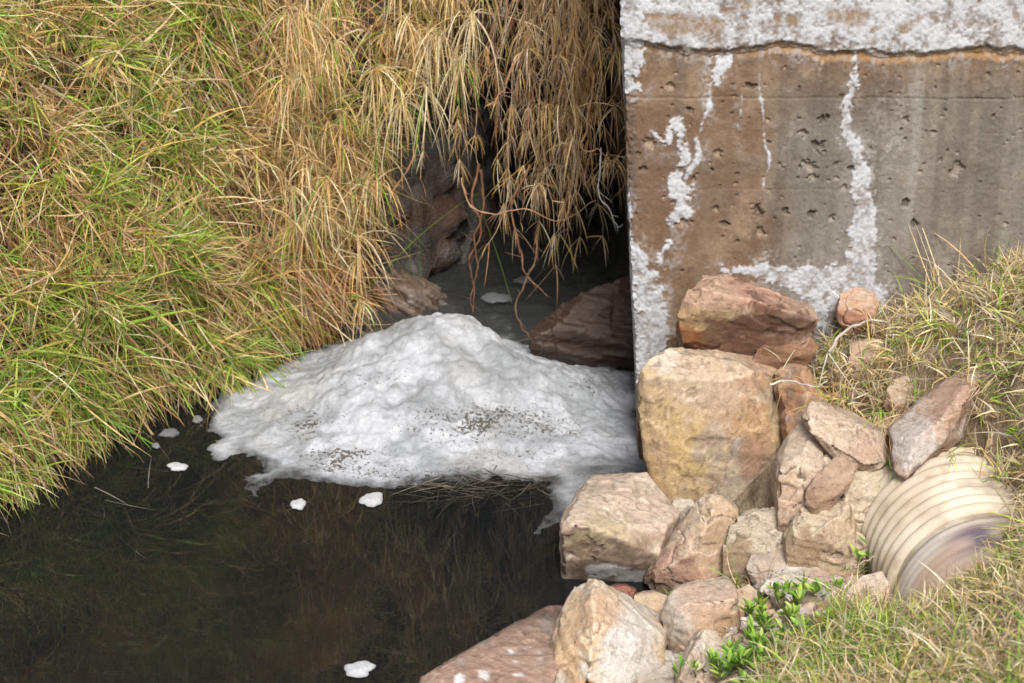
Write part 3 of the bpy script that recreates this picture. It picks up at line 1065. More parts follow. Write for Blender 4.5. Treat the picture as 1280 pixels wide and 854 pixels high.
# -- against the wall
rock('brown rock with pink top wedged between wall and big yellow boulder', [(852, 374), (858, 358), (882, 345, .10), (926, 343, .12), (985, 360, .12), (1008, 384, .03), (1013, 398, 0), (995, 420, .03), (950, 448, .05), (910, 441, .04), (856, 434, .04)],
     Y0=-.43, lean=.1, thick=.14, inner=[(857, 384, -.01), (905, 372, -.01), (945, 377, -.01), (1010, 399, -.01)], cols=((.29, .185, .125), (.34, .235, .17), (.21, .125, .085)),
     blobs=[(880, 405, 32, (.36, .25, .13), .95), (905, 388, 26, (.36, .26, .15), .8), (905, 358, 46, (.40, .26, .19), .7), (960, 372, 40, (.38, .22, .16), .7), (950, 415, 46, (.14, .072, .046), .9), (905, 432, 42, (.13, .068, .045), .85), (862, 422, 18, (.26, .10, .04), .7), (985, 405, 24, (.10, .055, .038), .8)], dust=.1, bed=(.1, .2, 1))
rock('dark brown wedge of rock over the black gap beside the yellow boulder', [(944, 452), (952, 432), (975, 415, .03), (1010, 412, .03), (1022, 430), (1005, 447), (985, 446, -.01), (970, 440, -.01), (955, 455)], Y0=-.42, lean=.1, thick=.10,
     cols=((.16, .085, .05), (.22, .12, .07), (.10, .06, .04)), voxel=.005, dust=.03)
rock('big flat-faced yellow boulder leaning on the wall corner', [(800, 472), (810, 446, .03), (845, 432, .08), (900, 438, .08), (958, 450, .07), (984, 470, .05), (990, 520, .03), (982, 560, .02), (978, 628, .0), (930, 636), (842, 624), (828, 612, .01), (815, 560), (803, 512)],
     Y0=-.50, lean=.12, thick=.16, inner=[(812, 470, -.015), (900, 462, -.03), (965, 480, -.02), (970, 560, -.03), (905, 560, -.045), (830, 540, -.02), (900, 615, -.03)],
     cols=((.44, .31, .155), (.42, .30, .20), (.38, .31, .22)), voxel=.0055, ledges=.25, rough=.9, dust=.2, spots=.55, bed=(.15, .1, 1),
     blobs=[(830, 520, 40, (.46, .33, .17), .6), (865, 590, 42, (.48, .34, .17), .6), (935, 600, 50, (.38, .32, .25), .8), (925, 520, 44, (.34, .20, .12), .6), (950, 560, 26, (.25, .13, .085), .5), (890, 555, 26, (.27, .24, .21), .55), (880, 465, 50, (.42, .32, .24), .6), (960, 470, 26, (.34, .20, .13), .6), (830, 450, 16, (.55, .50, .45), .5)], crack=.5)
rock('rusty brown rock squeezed between yellow boulder and dry grass', [(968, 470), (985, 458, .02), (1010, 462, .05), (1030, 480, .05), (1025, 510, .02), (1005, 530), (992, 548), (984, 530), (978, 495)], Y0=-.55, lean=.35, thick=.12, cols=(RUST, (.34, .20, .12), DARK), voxel=.006, dust=.1)
# -- foot of the pile by the water
rock('pale pink wedge rock standing in the water at the wall foot', [(707, 648), (712, 632, .10), (727, 608, .20), (757, 591, .27), (814, 589, .25), (832, 622, .22), (856, 645, .10), (850, 662, .06), (828, 690, .02), (808, 722, .03), (760, 731, .03), (718, 724, .04), (711, 690, .02)],
     z0=-.01, lean=0, thick=.18, inner=[(708, 656, -.02), (745, 659, -.03), (790, 678, -.03), (826, 692, -.01), (790, 630, .10), (840, 655, .04)], cols=((.40, .29, .225), (.42, .33, .25), (.38, .28, .215)), voxel=.006,
     blobs=[(745, 675, 34, (.36, .29, .185), .85), (725, 670, 18, (.37, .30, .19), .8), (790, 700, 34, (.20, .14, .10), .6), (735, 705, 30, (.17, .10, .07), .7), (770, 700, 26, (.20, .15, .11), .6), (815, 610, 24, (.36, .19, .13), .6),
            (745, 712, 9, (.62, .60, .58), .9), (760, 709, 10, (.6, .58, .56), .9), (778, 713, 10, (.62, .60, .58), .9), (795, 717, 9, (.6, .58, .56), .8)], dust=.35, bed=(.1, .3, 1), sink=.1)
rock('upright pinkish rock leaning right, beside the pale wedge rock', [(811, 722), (838, 690, .03), (862, 648, .04), (882, 622, .05), (917, 628, .05), (925, 641, .04), (908, 690, .02), (896, 735), (850, 740)], z0=.02, lean=.15, thick=.12,
     inner=[(868, 690, -.03), (893, 640, 0), (880, 720, -.02)], cols=((.40, .285, .20), (.43, .32, .225), (.39, .30, .22)), blobs=[(840, 715, 32, (.32, .19, .14), .8), (895, 650, 30, (.46, .32, .21), .5), (885, 715, 22, (.40, .26, .17), .5)], dust=.25)
rock('tiny pale stone under the yellow boulder', [(840, 634), (845, 623, .02), (862, 623, .02), (868, 632), (860, 640), (846, 640)], Y0=-.60, thick=.06, cols=(PALE, PINK, GREY), voxel=.004, rough=.5)
rock('rough grey rock in the shade under the yellow boulder', [(906, 690), (914, 658, .02), (930, 641, .06), (985, 639, .06), (1002, 655, .04), (992, 690), (972, 725), (935, 732), (906, 722)], z0=.05, lean=.2, thick=.16, cols=((.36, .30, .22), (.30, .25, .19), (.40, .35, .28)), rough=1.5, spots=.4, dust=.2,
     blobs=[(920, 712, 22, (.22, .14, .08), .7)])
rock('smooth pinkish grey cobble below the rough grey rock', [(937, 708), (945, 690, .03), (968, 682, .04), (990, 690, .03), (998, 712), (985, 728), (950, 728)], z0=.085, lean=.4, thick=.08, cols=((.36, .27, .21), (.38, .30, .24), GREY), rough=.6, voxel=.005)
rock('large cream block at the right of the grey rock', [(986, 668), (998, 648, .02), (1010, 628, .03), (1040, 623, .04), (1066, 628, .03), (1070, 655, .02), (1068, 695), (1045, 712), (1022, 706), (1005, 692), (990, 690)], z0=.11, lean=.15, thick=.14,
     inner=[(1020, 660, -.03), (1050, 690, -.02)], cols=((.44, .33, .22), (.46, .37, .26), (.42, .30, .21)), blobs=[(1005, 690, 24, (.30, .20, .13), .7)], dust=.2)
rock('narrow tan stone between cream block and pipe', [(1058, 712), (1062, 680, .02), (1072, 668, .03), (1086, 678, .02), (1084, 700), (1075, 716)], z0=.11, lean=.15, thick=.08, cols=((.44, .33, .23), PINK, TAN), voxel=.005)
# -- the mortared cluster
rock('pink angular slab on top of the mortared cluster', [(1008, 520), (1018, 506, .04), (1036, 502, .06), (1075, 518, .06), (1115, 544, .03), (1113, 562, .01), (1084, 576), (1052, 562), (1015, 538)], Y0=-.80, lean=.75, thick=.10, cols=((.42, .31, .225), (.44, .35, .26), (.37, .27, .20)), dust=.25,
     blobs=[(1085, 555, 24, (.36, .24, .18), .6)], shrink=.9)
rock('pinkish brown block forming the left of the mortared cluster', [(977, 600), (980, 560, .03), (992, 540, .06), (1010, 522, .08), (1035, 552, .06), (1060, 585, .03), (1050, 605), (1018, 615), (1005, 632), (996, 646), (978, 640)], Y0=-.83, lean=.35, thick=.14,
     inner=[(1000, 575, 0), (1020, 600, -.01)], cols=((.385, .28, .21), (.42, .325, .24), (.35, .25, .185)), crack=1.5, blobs=[(990, 620, 22, (.44, .29, .20), .5)])
rock('brown-faced stone set in the mortar below the pink slab', [(1010, 612), (1022, 592, .02), (1045, 572, .04), (1070, 582, .02), (1066, 600), (1040, 618), (1020, 622)], Y0=-.87, lean=.4, thick=.08, cols=((.30, .19, .13), (.34, .23, .16), (.24, .15, .1)), voxel=.005, dust=.1)
rock('pale mortar-coated rock against the pipe mouth', [(1055, 640), (1060, 610, .01), (1075, 578, .04), (1112, 562, .05), (1124, 580, .03), (1110, 605, .01), (1098, 640), (1078, 668), (1062, 664)], Y0=-.86, lean=.35, thick=.12, cols=((.47, .39, .28), (.50, .43, .32), (.42, .33, .24)), rough=1.5, dust=.2)
rock('long red-grey slab lying over the corrugated pipe', [(1124, 535), (1140, 516, .03), (1165, 496, .05), (1200, 464, .09), (1222, 446, .11), (1236, 447, .10), (1238, 478, .07), (1218, 518, .03), (1178, 558, .0), (1138, 583), (1124, 578)], Y0=-.86, lean=.5, thick=.09,
     inner=[(1135, 545, -.02), (1190, 505, -.015)], cols=((.34, .225, .17), (.38, .27, .21), (.42, .38, .35)), blobs=[(1140, 555, 26, (.46, .42, .40), .7), (1200, 490, 34, (.35, .22, .155), .6), (1225, 460, 20, (.34, .21, .145), .7)], dust=.15, shrink=.9)
# -- foreground
rock('red-brown slab with white bird droppings sloping into the pond', [(490, 872), (540, 842, 0), (583, 816, 0), (640, 784, 0), (700, 756, 0), (716, 758), (712, 800), (700, 850), (694, 900), (500, 905)], z0=.13, lean=1.84, thick=.05, cols=((.31, .18, .135), (.35, .225, .17), (.28, .17, .13)), sink=.09, shrink=1.0, crack=1.4, dust=.12,
     blobs=[(640, 820, 5, (.75, .74, .72), 1), (647, 833, 5, (.75, .74, .72), 1), (660, 812, 3.5, (.75, .74, .72), 1), (672, 818, 4, (.75, .74, .72), 1), (676, 830, 4, (.75, .74, .72), 1), (662, 829, 4, (.72, .7, .68), 1), (634, 821, 3, (.7, .7, .68), 1), (604, 848, 5, (.75, .74, .72), 1), (574, 850, 4, (.75, .74, .72), 1), (652, 850, 5, (.7, .68, .66), .9), (646, 826, 3, (.75, .74, .72), 1),
            (645, 850, 4, (.75, .74, .72), 1), (632, 843, 3, (.75, .74, .72), 1), (605, 806, 8, (.28, .27, .24), .8), (685, 786, 9, (.30, .27, .24), .8), (575, 825, 8, (.36, .34, .31), .7)])
rock('pale orange-stained pointed rock in front, tallest by the pond', [(692, 862), (694, 830), (708, 800, .03), (712, 760, .05), (722, 738, .06), (736, 728, .06), (748, 732, .06), (790, 770, .04), (812, 785, .06), (835, 805, .06), (822, 835, .03), (800, 870), (740, 885)], z0=-.0, lean=.35, thick=.18,
     inner=[(745, 780, -.045), (735, 850, -.05), (790, 800, -.01), (775, 860, -.03)], cols=((.50, .37, .25), (.52, .44, .36), (.55, .50, .44)), rough=1.2,
     blobs=[(722, 810, 34, (.50, .33, .19), .7), (760, 755, 26, (.48, .31, .20), .6), (790, 805, 30, (.52, .48, .45), .7), (765, 820, 28, (.54, .50, .47), .7), (735, 745, 18, (.50, .34, .22), .5)], dust=.3, bed=(.7, 0, 1))
rock('glossy dark red stone behind the pale pointed rock', [(756, 745), (762, 733, .02), (785, 731, .02), (797, 738, .01), (794, 755), (785, 768), (765, 765)], z0=.02, lean=.3, thick=.07, cols=((.20, .075, .045), (.26, .11, .07), (.12, .06, .05)), mat=M_WET, voxel=.004, dust=0)
rock('small tan stone in a tuft behind the square block', [(790, 768), (796, 746, .02), (818, 740, .03), (836, 748, .02), (836, 772), (815, 782)], z0=.03, lean=.3, thick=.08, cols=((.42, .30, .19), PALE, TAN), voxel=.005)
rock('square pink-topped block in the middle of the foreground', [(832, 770), (836, 752, .02), (848, 736, .05), (872, 728, .09), (910, 722, .10), (917, 735, .07), (920, 752, .02), (921, 785), (885, 806), (862, 812), (838, 800)], z0=.03, lean=.1, thick=.14,
     inner=[(866, 758, -.03), (866, 808, -.03), (918, 750, -.01)], cols=((.44, .31, .21), (.46, .35, .25), (.42, .33, .25)), blobs=[(848, 775, 22, (.42, .37, .32), .8), (895, 785, 30, (.45, .30, .16), .6), (885, 740, 32, (.46, .32, .25), .6)], dust=.3)
rock('little orange stone right of the square block', [(914, 760), (920, 740, .02), (936, 733, .02), (948, 745, .02), (945, 766), (928, 772)], z0=.08, lean=.3, thick=.06, cols=((.42, .24, .14), PINK, TAN), voxel=.0045)
rock('pale rounded rock at the bottom edge beside the leafy plant', [(850, 850), (862, 815, .02), (876, 791, .05), (893, 793, .05), (916, 818, .03), (924, 850), (900, 875), (860, 878)], z0=.05, lean=.3, thick=.14, inner=[(885, 830, -.03)], cols=((.46, .34, .25), (.52, .46, .40), PALE), dust=.35)
rock('flat whitish rock at the bottom edge between two pale rocks', [(790, 850), (797, 826, .03), (830, 815, .05), (862, 818, .05), (872, 845, .02), (850, 880), (800, 880)], z0=.02, lean=.6, thick=.12, cols=((.50, .43, .36), (.54, .48, .41), PINK), dust=.3)
rock('low cream stone cut off by the lower picture edge', [(755, 880), (775, 858, .03), (810, 850, .04), (845, 850, .03), (862, 880), (800, 900)], z0=.02, lean=.6, thick=.1, cols=((.50, .40, .29), PALE, TAN))
rock('long grey-white stone lying above the leafy plant', [(950, 732), (960, 718, .04), (985, 709, .06), (1022, 709, .06), (1049, 724, .04), (1042, 738), (1010, 745), (975, 744)], z0=.11, lean=.4, thick=.08, cols=((.46, .43, .39), (.42, .33, .26), (.50, .47, .44)), blobs=[(1025, 728, 20, (.38, .27, .2), .7)], voxel=.005)
rock('half-buried pinkish tan stone in the grass under the pipe', [(1050, 765), (1056, 738, .03), (1078, 720, .05), (1102, 716, .05), (1115, 740, .03), (1112, 768), (1080, 775)], z0=.13, lean=.3, thick=.09, cols=((.46, .34, .25), PALE, PINK), voxel=.006)
rock('small orange stone poking out of the leafy plant', [(998, 768), (1005, 756, .02), (1018, 752, .02), (1027, 762), (1020, 774), (1005, 775)], z0=.17, lean=.3, thick=.05, cols=((.42, .25, .15), PINK, TAN), voxel=.0045, rough=.6)
rock('little brown pebble at the left edge of the leafy plant', [(950, 778), (955, 764, .02), (968, 762, .02), (974, 774), (965, 782)], z0=.12, lean=.3, thick=.05, cols=((.36, .22, .14), PINK, TAN), voxel=.0045, rough=.6)
# -- among the dry grass against the wall
rock('small reddish stone at the end of the white streak', [(1050, 388), (1052, 368, .02), (1068, 360, .03), (1090, 364, .03), (1100, 380), (1085, 398), (1062, 400)], Y0=-.30, lean=.3, thick=.08, cols=((.30, .15, .095), (.36, .21, .14), TAN), voxel=.005)
rock('brown stone under the twig in the dry grass', [(1062, 450), (1068, 428, .02), (1092, 418, .03), (1118, 425, .03), (1130, 445), (1110, 465), (1080, 466)], Y0=-.45, lean=.5, thick=.08, cols=((.27, .16, .10), (.32, .20, .13), TAN), voxel=.006)
rock('brown stone low in the dry grass above the pink slab', [(1108, 492), (1118, 474, .02), (1142, 468, .03), (1155, 482), (1148, 500), (1122, 506)], Y0=-.58, lean=.5, thick=.07, cols=((.27, .16, .11), (.33, .22, .15), TAN), voxel=.006)
# -- rubble between the big stones: too small to tell apart
rg = np.random.default_rng(77)
gpts = []
while len(gpts) < 230:
    q_ = at_z(rg.uniform(800, 1100), rg.uniform(640, 850), .09)
    gz = float(ground_z(q_[0], q_[1]))
    if gz > .0:
        gpts.append((q_[0], q_[1], gz))
Vg, Fg, Cg = [], [], []
for (x_, y_, z_) in gpts:
    bm = bmesh.new()
    bmesh.ops.create_icosphere(bm, subdivisions=1, radius=1)
    R_ = rg.uniform(.006, .020)
    sc_ = rg.uniform(.6, 1.3, 3) * R_
    M3 = np.linalg.qr(rg.normal(size=(3, 3)))[0]
    v_ = np.array([v.co for v in bm.verts]) * (1 + rg.normal(size=(len(bm.verts), 1)) * .13)
    v_ = (v_ * sc_) @ M3.T + np.array([x_, y_, z_ + R_ * .3])
    o_ = sum(len(a_) for a_ in Vg)
    Fg.append(np.array([[v.index for v in f.verts] for f in bm.faces]) + o_)
    bm.free()
    Vg.append(v_)
    Cg.append(np.tile(np.array([(.40, .29, .21), (.46, .38, .29), (.34, .22, .15), (.42, .37, .32)])[rg.integers(0, 4)] * rg.uniform(.8, 1.1), (len(v_), 1)))
tag(link('rubble', mesh_np('rubble', np.concatenate(Vg), np.concatenate(Fg), np.concatenate(Cg), smooth=False), M_ROCK), 'small loose rubble filling the gaps between the larger rocks', 'rubble', kind='stuff')
# -- waterside and culvert
rock('flat red stone awash at the waterline left of the pale wedge', [(664, 662), (680, 645, 0), (700, 636, 0), (722, 640), (722, 668), (700, 684), (676, 682)], z0=.0, lean=1.93, thick=.03, cols=((.30, .17, .12), (.36, .24, .18), GREY), voxel=.006, shrink=1, sink=.05, dust=.0)
rock('amber algae-covered stone under water beside the pale wedge', [(628, 745), (640, 700), (672, 680), (712, 685), (728, 730), (715, 770), (660, 775)], Y0=-.86, lean=1.93, thick=.05, cols=((.55, .36, .10), (.48, .31, .09), (.34, .23, .08)), voxel=.01, sink=.1, rough=1.0, dust=0, shrink=1).location.z -= .045
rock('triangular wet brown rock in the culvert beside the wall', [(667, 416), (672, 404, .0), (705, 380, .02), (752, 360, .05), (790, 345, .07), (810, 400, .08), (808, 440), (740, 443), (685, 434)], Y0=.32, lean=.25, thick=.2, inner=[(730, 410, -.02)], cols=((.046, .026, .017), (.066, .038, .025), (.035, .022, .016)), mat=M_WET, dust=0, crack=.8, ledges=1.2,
     group='wet rocks in the culvert', sink=.12)
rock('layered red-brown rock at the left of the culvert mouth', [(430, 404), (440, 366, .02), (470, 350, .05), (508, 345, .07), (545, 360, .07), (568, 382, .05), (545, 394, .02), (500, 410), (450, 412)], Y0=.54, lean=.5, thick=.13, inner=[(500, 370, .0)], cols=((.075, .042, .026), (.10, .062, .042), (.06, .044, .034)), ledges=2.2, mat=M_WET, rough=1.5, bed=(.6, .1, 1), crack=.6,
     group='wet rocks in the culvert', dust=.1, sink=.15)

# ================================================================== PIPE
pc = np.array([.945, -.80, .152])
ax = np.array([.10, -1.0, .01])
ax /= np.linalg.norm(ax)
pr = np.cross(ax, (0, 0, 1))
pr /= np.linalg.norm(pr)
pu = np.cross(pr, ax)
R0 = .190
pipe = root_at('corrugated_pipe', tuple(pc))
tag(pipe, 'half-buried cream corrugated plastic pipe with purple-stained smooth end', 'pipe')


def ring_mesh(name, stations, colf, seg=96, inner=None):
    th = np.linspace(0, 2 * math.pi, seg, endpoint=False)
    V_ = []
    for a, r_ in stations:
        V_.append(ax * a + r_ * (np.cos(th)[:, None] * pr + np.sin(th)[:, None] * pu))
    V_ = np.concatenate(V_)
    n = len(stations)
    F_ = [(i * seg + j, i * seg + (j + 1) % seg, (i + 1) * seg + (j + 1) % seg, (i + 1) * seg + j) for i in range(n - 1) for j in range(seg)]
    V_ = V_ + .0012 * fbm(V_, 12, 3, 2)[:, None] * V_ / R0
    A = np.concatenate([np.full(seg, a) for a, _ in stations])
    T = np.tile(th, n)
    return mesh_np(name, V_, F_, colf(V_, A, T))


def pipe_col(V_, A, T):
    c_ = mix((.47, .39, .29), (.56, .49, .385), sstep(-.5, .5, fbm(V_, 9, 3, 3)))
    c_ = mix(c_, (.33, .25, .16), sstep(.1, .8, fbm(V_, 40, 4, 4)) * .6)
    c_ = mix(c_, (.27, .20, .13), sstep(.3, .8, fbm(V_, 11, 4, 7)) * .35)
    return c_


def valley_col(V_, A, T):
    return mix(pipe_col(V_, A, T), (.22, .155, .095), sstep(-.6, .4, fbm(V_, 25, 4, 9)) * .6)  # shade between the ribs put into the colour so they look deeper


def collar_col(V_, A, T):
    c_ = mix((.47, .39, .30), (.54, .47, .38), sstep(-.4, .5, fbm(V_, 9, 3, 3)))
    S = np.stack([T * R0 * .35, A, 0 * A], -1)
    n_ = fbm(S, 26, 4, 6)
    tp = np.degrees(T)
    c_ = mix(c_, (.66, .65, .63), sstep(.37, .29, A + .03 * n_) * sstep(80, 50, tp) * .5)
    c_ = mix(c_, (.44, .26, .20), sstep(-.2, .5, n_) * sstep(.29, .36, A) * .3)
    c_ = mix(c_, (.38, .22, .16), sstep(.36, .42, A + .02 * n_) * .25)
    z_ = np.exp(-((tp - 78) / 17) ** 2) * (np.exp(-((A - .335) / .022) ** 2) + np.exp(-((A - .40) / .02) ** 2) * .8)
    c_ = mix(c_, (.17, .12, .14), np.clip(z_ * (1.1 + .8 * n_), 0, 1) * .95)
    c_ = mix(c_, (.11, .10, .14), np.clip(np.exp(-((tp - 79) / 6) ** 2 - ((A - .37) / .03) ** 2) * (1 + n_), 0, 1) * .8)
    return c_


pitch = .036
a_end = .285
local(link('shell', ring_mesh('shell', [(a, R0 - .010) for a in np.linspace(-.25, a_end + .01, 60)], valley_col), M_PIPE), pipe).location = pc
k = 0
a = -.03
while a + pitch <= a_end:
    st = []
    for t in np.linspace(0, 1, 11):
        st.append((a + pitch * (.06 + .88 * t), R0 - .012 + .017 * math.sin(math.pi * t) ** .65))
    local(link('rib', ring_mesh('rib', st, pipe_col), M_PIPE), pipe).location = pc
    a += pitch
st = [(a_end - .005, R0 - .012), (a_end, R0 - .004), (a_end + .01, R0 - .001)] + [(q_, R0 + .001 * math.sin(q_ * 260)) for q_ in np.linspace(a_end + .012, .95, 90)]
local(link('smooth_collar', ring_mesh('smooth_collar', st, collar_col, 140), M_PIPE), pipe).location = pc

# ================================================================== GRASS
def blades(root, d0, length, width, droop, tint, K=5, curl=.35, tip=None, rng=RNG):
    """ribbon blades; returns V, F, C"""
    n = len(root)
    d = d0 / (np.linalg.norm(d0, axis=1)[:, None] + 1e-9)
    rv = rng.normal(size=(n, 3))
    sd = np.cross(d, rv)
    sd /= np.linalg.norm(sd, axis=1)[:, None] + 1e-9
    bend = rng.normal(size=(n, 3)) * curl
    p_ = root.copy()
    Vs, Cs = [], []
    tip = tint if tip is None else tip
    for k in range(K + 1):
        t = k / K
        w = width * (.75 + .5 * t if t < .4 else .95 * (1 - ((t - .4) / .6) ** 1.6)) + .0003
        Vs.append(np.stack([p_ - sd * w[:, None] * .5, p_ + sd * w[:, None] * .5], 1))
        cc = tint * (1 - t) + tip * t
        Cs.append(np.stack([cc, cc], 1))
        d = d + (np.array([0, 0, -1.0]) * droop[:, None] + bend) / K
        d /= np.linalg.norm(d, axis=1)[:, None] + 1e-9
        p_ = p_ + d * (length / K)[:, None]
    V_ = np.stack(Vs, 1).reshape(n, (K + 1) * 2, 3)
    C_ = np.stack(Cs, 1).reshape(n, (K + 1) * 2, 3)
    b = (np.arange(n) * (K + 1) * 2)[:, None]
    f = np.concatenate([np.stack([b + 2 * k, b + 2 * k + 1, b + 2 * k + 3, b + 2 * k + 2], -1) for k in range(K)], 1)
    return V_.reshape(-1, 3), f.reshape(-1, 4), C_.reshape(-1, 3)


def merge(parts):
    V_, F_, C_, o = [], [], [], 0
    for v, f, c_ in parts:
        V_.append(v)
        F_.append(f + o)
        C_.append(c_)
        o += len(v)
    return np.concatenate(V_), np.concatenate(F_), np.concatenate(C_)


STRAW = np.array([(.76, .57, .29), (.70, .50, .23), (.62, .42, .21), (.80, .66, .41), (.54, .35, .18), (.70, .48, .17), (.82, .71, .48)])
BROWN = np.array([(.40, .25, .14), (.31, .18, .095), (.46, .30, .18), (.50, .36, .24), (.44, .24, .10)])
GREEN = np.array([(.27, .48, .05), (.20, .41, .045), (.38, .54, .07), (.14, .31, .04), (.48, .54, .10)])
PALEGR = np.array([(.80, .68, .46), (.74, .60, .36), (.68, .53, .30), (.78, .68, .47), (.60, .45, .25), (.72, .62, .42), (.66, .50, .22)])
DEAD = np.array([(.46, .40, .31), (.38, .32, .25), (.52, .46, .37)])


def pick(pal, n, rng=RNG, jit=.22):
    return pal[rng.integers(0, len(pal), n)] * (1 + rng.normal(size=(n, 1)) * jit).clip(.5, 1.5)


def tufts(cent, nrm, flow, green, count, length, width, spread, droop, K=5, rng=RNG, brown=.35, curl=.35, dead=.03, pal=None):
    """fans of blades from each centre. green: probability per tuft"""
    n = len(cent)
    idx = np.repeat(np.arange(n), count)
    m = len(idx)
    base_g = rng.random(n) < green
    is_g = np.where(base_g[idx], rng.random(m) < .80, rng.random(m) < .10)
    tb = rng.random(n) < brown
    dry = np.where(tb[idx][:, None], pick(BROWN, m, rng), pick(STRAW if pal is None else pal, m, rng))
    dead_ = rng.random(m) < dead
    dry = np.where(dead_[:, None], pick(DEAD, m, rng), dry)
    c0 = np.where(is_g[:, None], pick(GREEN, m, rng), dry)
    tipc = np.where(is_g[:, None], c0 * .75 + .25 * pick(STRAW, m, rng), c0 * 1.08)
    d = nrm[idx] + flow[idx] + rng.normal(size=(m, 3)) * spread
    L = length[idx] * rng.uniform(.5, 1.2, m)
    w = width * rng.uniform(.6, 1.25, m)
    r0 = cent[idx] + rng.normal(size=(m, 3)) * .008
    return blades(r0, d, L, w, droop * rng.uniform(.5, 1.5, m), c0, K, curl, tipc, rng)


def bank_sample(n, smin, smax, tmin, tmax, tpow=1.0, rng=RNG):
    si = rng.uniform(smin, smax, n)
    t = tmin + (tmax - tmin) * rng.random(n) ** tpow
    q_, nn = bank_pt(si, t)
    nr = np.stack([-nn[:, 0] * .8, -nn[:, 1] * .8, np.full(n, .55)], -1)
    return q_, nr, si, t


# index range of the part in view
s_lo = int(np.argmin(np.abs(bs[:, 0] + 2.0) + np.abs(bs[:, 1] + 1.8)))
s_edge = int(np.argmin(np.abs(bs[:, 0] + .40)))
s_hi = int(np.argmin(np.abs(bs[:, 0] - .75)))


def green_map(q_):
    px, py = to_px(q_)
    g = .35 + .35 * fbm(q_, 2.2, 3, 90) + .3 * fbm(q_, 6, 2, 91)
    g = g - .62 * sstep(250, 470, px) + .10 * sstep(350, 100, py) * (px < 250) + .38 * sstep(260, 420, py) * sstep(470, 330, px)
    return np.clip(g, .02, .85)


def waterline_ok(q_):
    return q_[:, 2] > -.01


gp = []
TV = 1.75          # slope length in view
# 1 hanging thatch: long dead blades lying down the slope
q_, nr, si, t = bank_sample(13000, s_lo, s_edge + 2, .18, TV)
g = green_map(q_)
flow = np.tile((0, 0, -.55), (len(q_), 1))
ok = q_[:, 2] > .05
q_, nr, g, flow = q_[ok], nr[ok], g[ok], flow[ok]
n = len(q_)
isg = RNG.random(n) < g * .35
c0 = np.where(isg[:, None], pick(GREEN, n) * .8, np.where((RNG.random(n) < .6)[:, None], pick(BROWN, n), pick(STRAW, n) * .9))
gp.append(blades(q_ + nr * .005, nr * .6 + flow + RNG.normal(size=(n, 3)) * .4, RNG.uniform(.14, .32, n), RNG.uniform(.0024, .0046, n), RNG.uniform(.8, 2.6, n), c0, 6, .5))
# 2 tufts, gathered into clumps with hollows between
q_, nr, si, t = bank_sample(4100, s_lo, s_edge + 1, .20, TV)
cl = fbm(q_, 7, 2, 77)
ok = (q_[:, 2] > .04) & (cl > -.12 + RNG.normal(size=len(q_)) * .18)
q_, nr, cl = q_[ok], nr[ok], cl[ok]
g = green_map(q_)
n = len(q_)
out = (RNG.uniform(.0, .05, n) + .09 * np.clip(cl + .2, 0, 1))[:, None]
flow = np.tile((0, 0, -.05), (n, 1)) + RNG.normal(size=(n, 3)) * .95
gp.append(tufts(q_ + nr * out, nr * .8, flow, g, 15, RNG.uniform(.07, .19, n), .0040, .55, .65, 5, brown=.22, curl=.55))
# 3 proud green leaves, straighter and broader
q_, nr, si, t = bank_sample(1900, s_lo, s_edge - 1, .18, TV)
g = green_map(q_)
ok = (RNG.random(len(q_)) < g * 1.3) & (q_[:, 2] > .03)
q_, nr = q_[ok], nr[ok]
n = len(q_)
flow = RNG.normal(size=(n, 3)) * .7 + np.array([0, 0, .1])
gp.append(tufts(q_ + nr * RNG.uniform(.02, .08, n)[:, None], nr * .6, flow, np.full(n, .97), 4, RNG.uniform(.12, .26, n), .0054, .30, .7, 6, brown=0, curl=.35))
# 3b long bright straws thrown across
q_, nr, si, t = bank_sample(1700, s_lo, s_edge + 1, .2, TV)
ok = q_[:, 2] > .06
q_, nr = q_[ok], nr[ok]
n = len(q_)
gp.append(blades(q_ + nr * RNG.uniform(.03, .09, n)[:, None], nr * .35 + RNG.normal(size=(n, 3)) * .7 + np.array([0, 0, -.2]), RNG.uniform(.14, .34, n), RNG.uniform(.0026, .0046, n), RNG.uniform(0, 1.4, n), pick(STRAW, n), 6, .5))
# 4 fringe at the waterline, tips hanging into the pond
q_, nr, si, t = bank_sample(800, s_lo, s_edge, .16, .42)
ok = (q_[:, 2] > .02)
q_, nr = q_[ok], nr[ok]
n = len(q_)
gp.append(tufts(q_ + nr * .02, nr * 1.0, RNG.normal(size=(n, 3)) * .5, np.clip(green_map(q_), .1, .6), 12, RNG.uniform(.08, .16, n), .0038, .5, 1.5, 5, brown=.25))
# 5 upper slope and the ground above the culvert (out of the picture, mirrored in the pond)
q_, nr, si, t = bank_sample(1500, s_lo, s_hi, TV, TS)
n = len(q_)
gp.append(tufts(q_ + nr * .02, nr * .8, RNG.normal(size=(n, 3)) * .5, np.full(n, .35), 9, RNG.uniform(.16, .30, n), .008, .5, 1.2, 4, brown=.3))
q_, nr, si, t = bank_sample(700, s_edge, s_hi, .1, TV)
n = len(q_)
gp.append(tufts(q_ + nr * .02, nr * .8, RNG.normal(size=(n, 3)) * .5, np.full(n, .2), 12, RNG.uniform(.12, .22, n), .005, .5, 1.2, 4, brown=.3))
q_, nr, si, t = bank_sample(420, s_edge - 3, s_edge + 16, .55, 1.6)
n = len(q_)
gp.append(tufts(q_ + nr * RNG.uniform(.02, .12, n)[:, None], nr * .8, RNG.normal(size=(n, 3)) * .5, np.full(n, .15), 13, RNG.uniform(.10, .20, n), .0036, .5, 1.6, 5, brown=.3))
V, F, C = merge(gp)
V[:, 2] = np.where(V[:, 2] < 0, V[:, 2] * 2.5, V[:, 2])
fx_, fy_ = to_px(V)
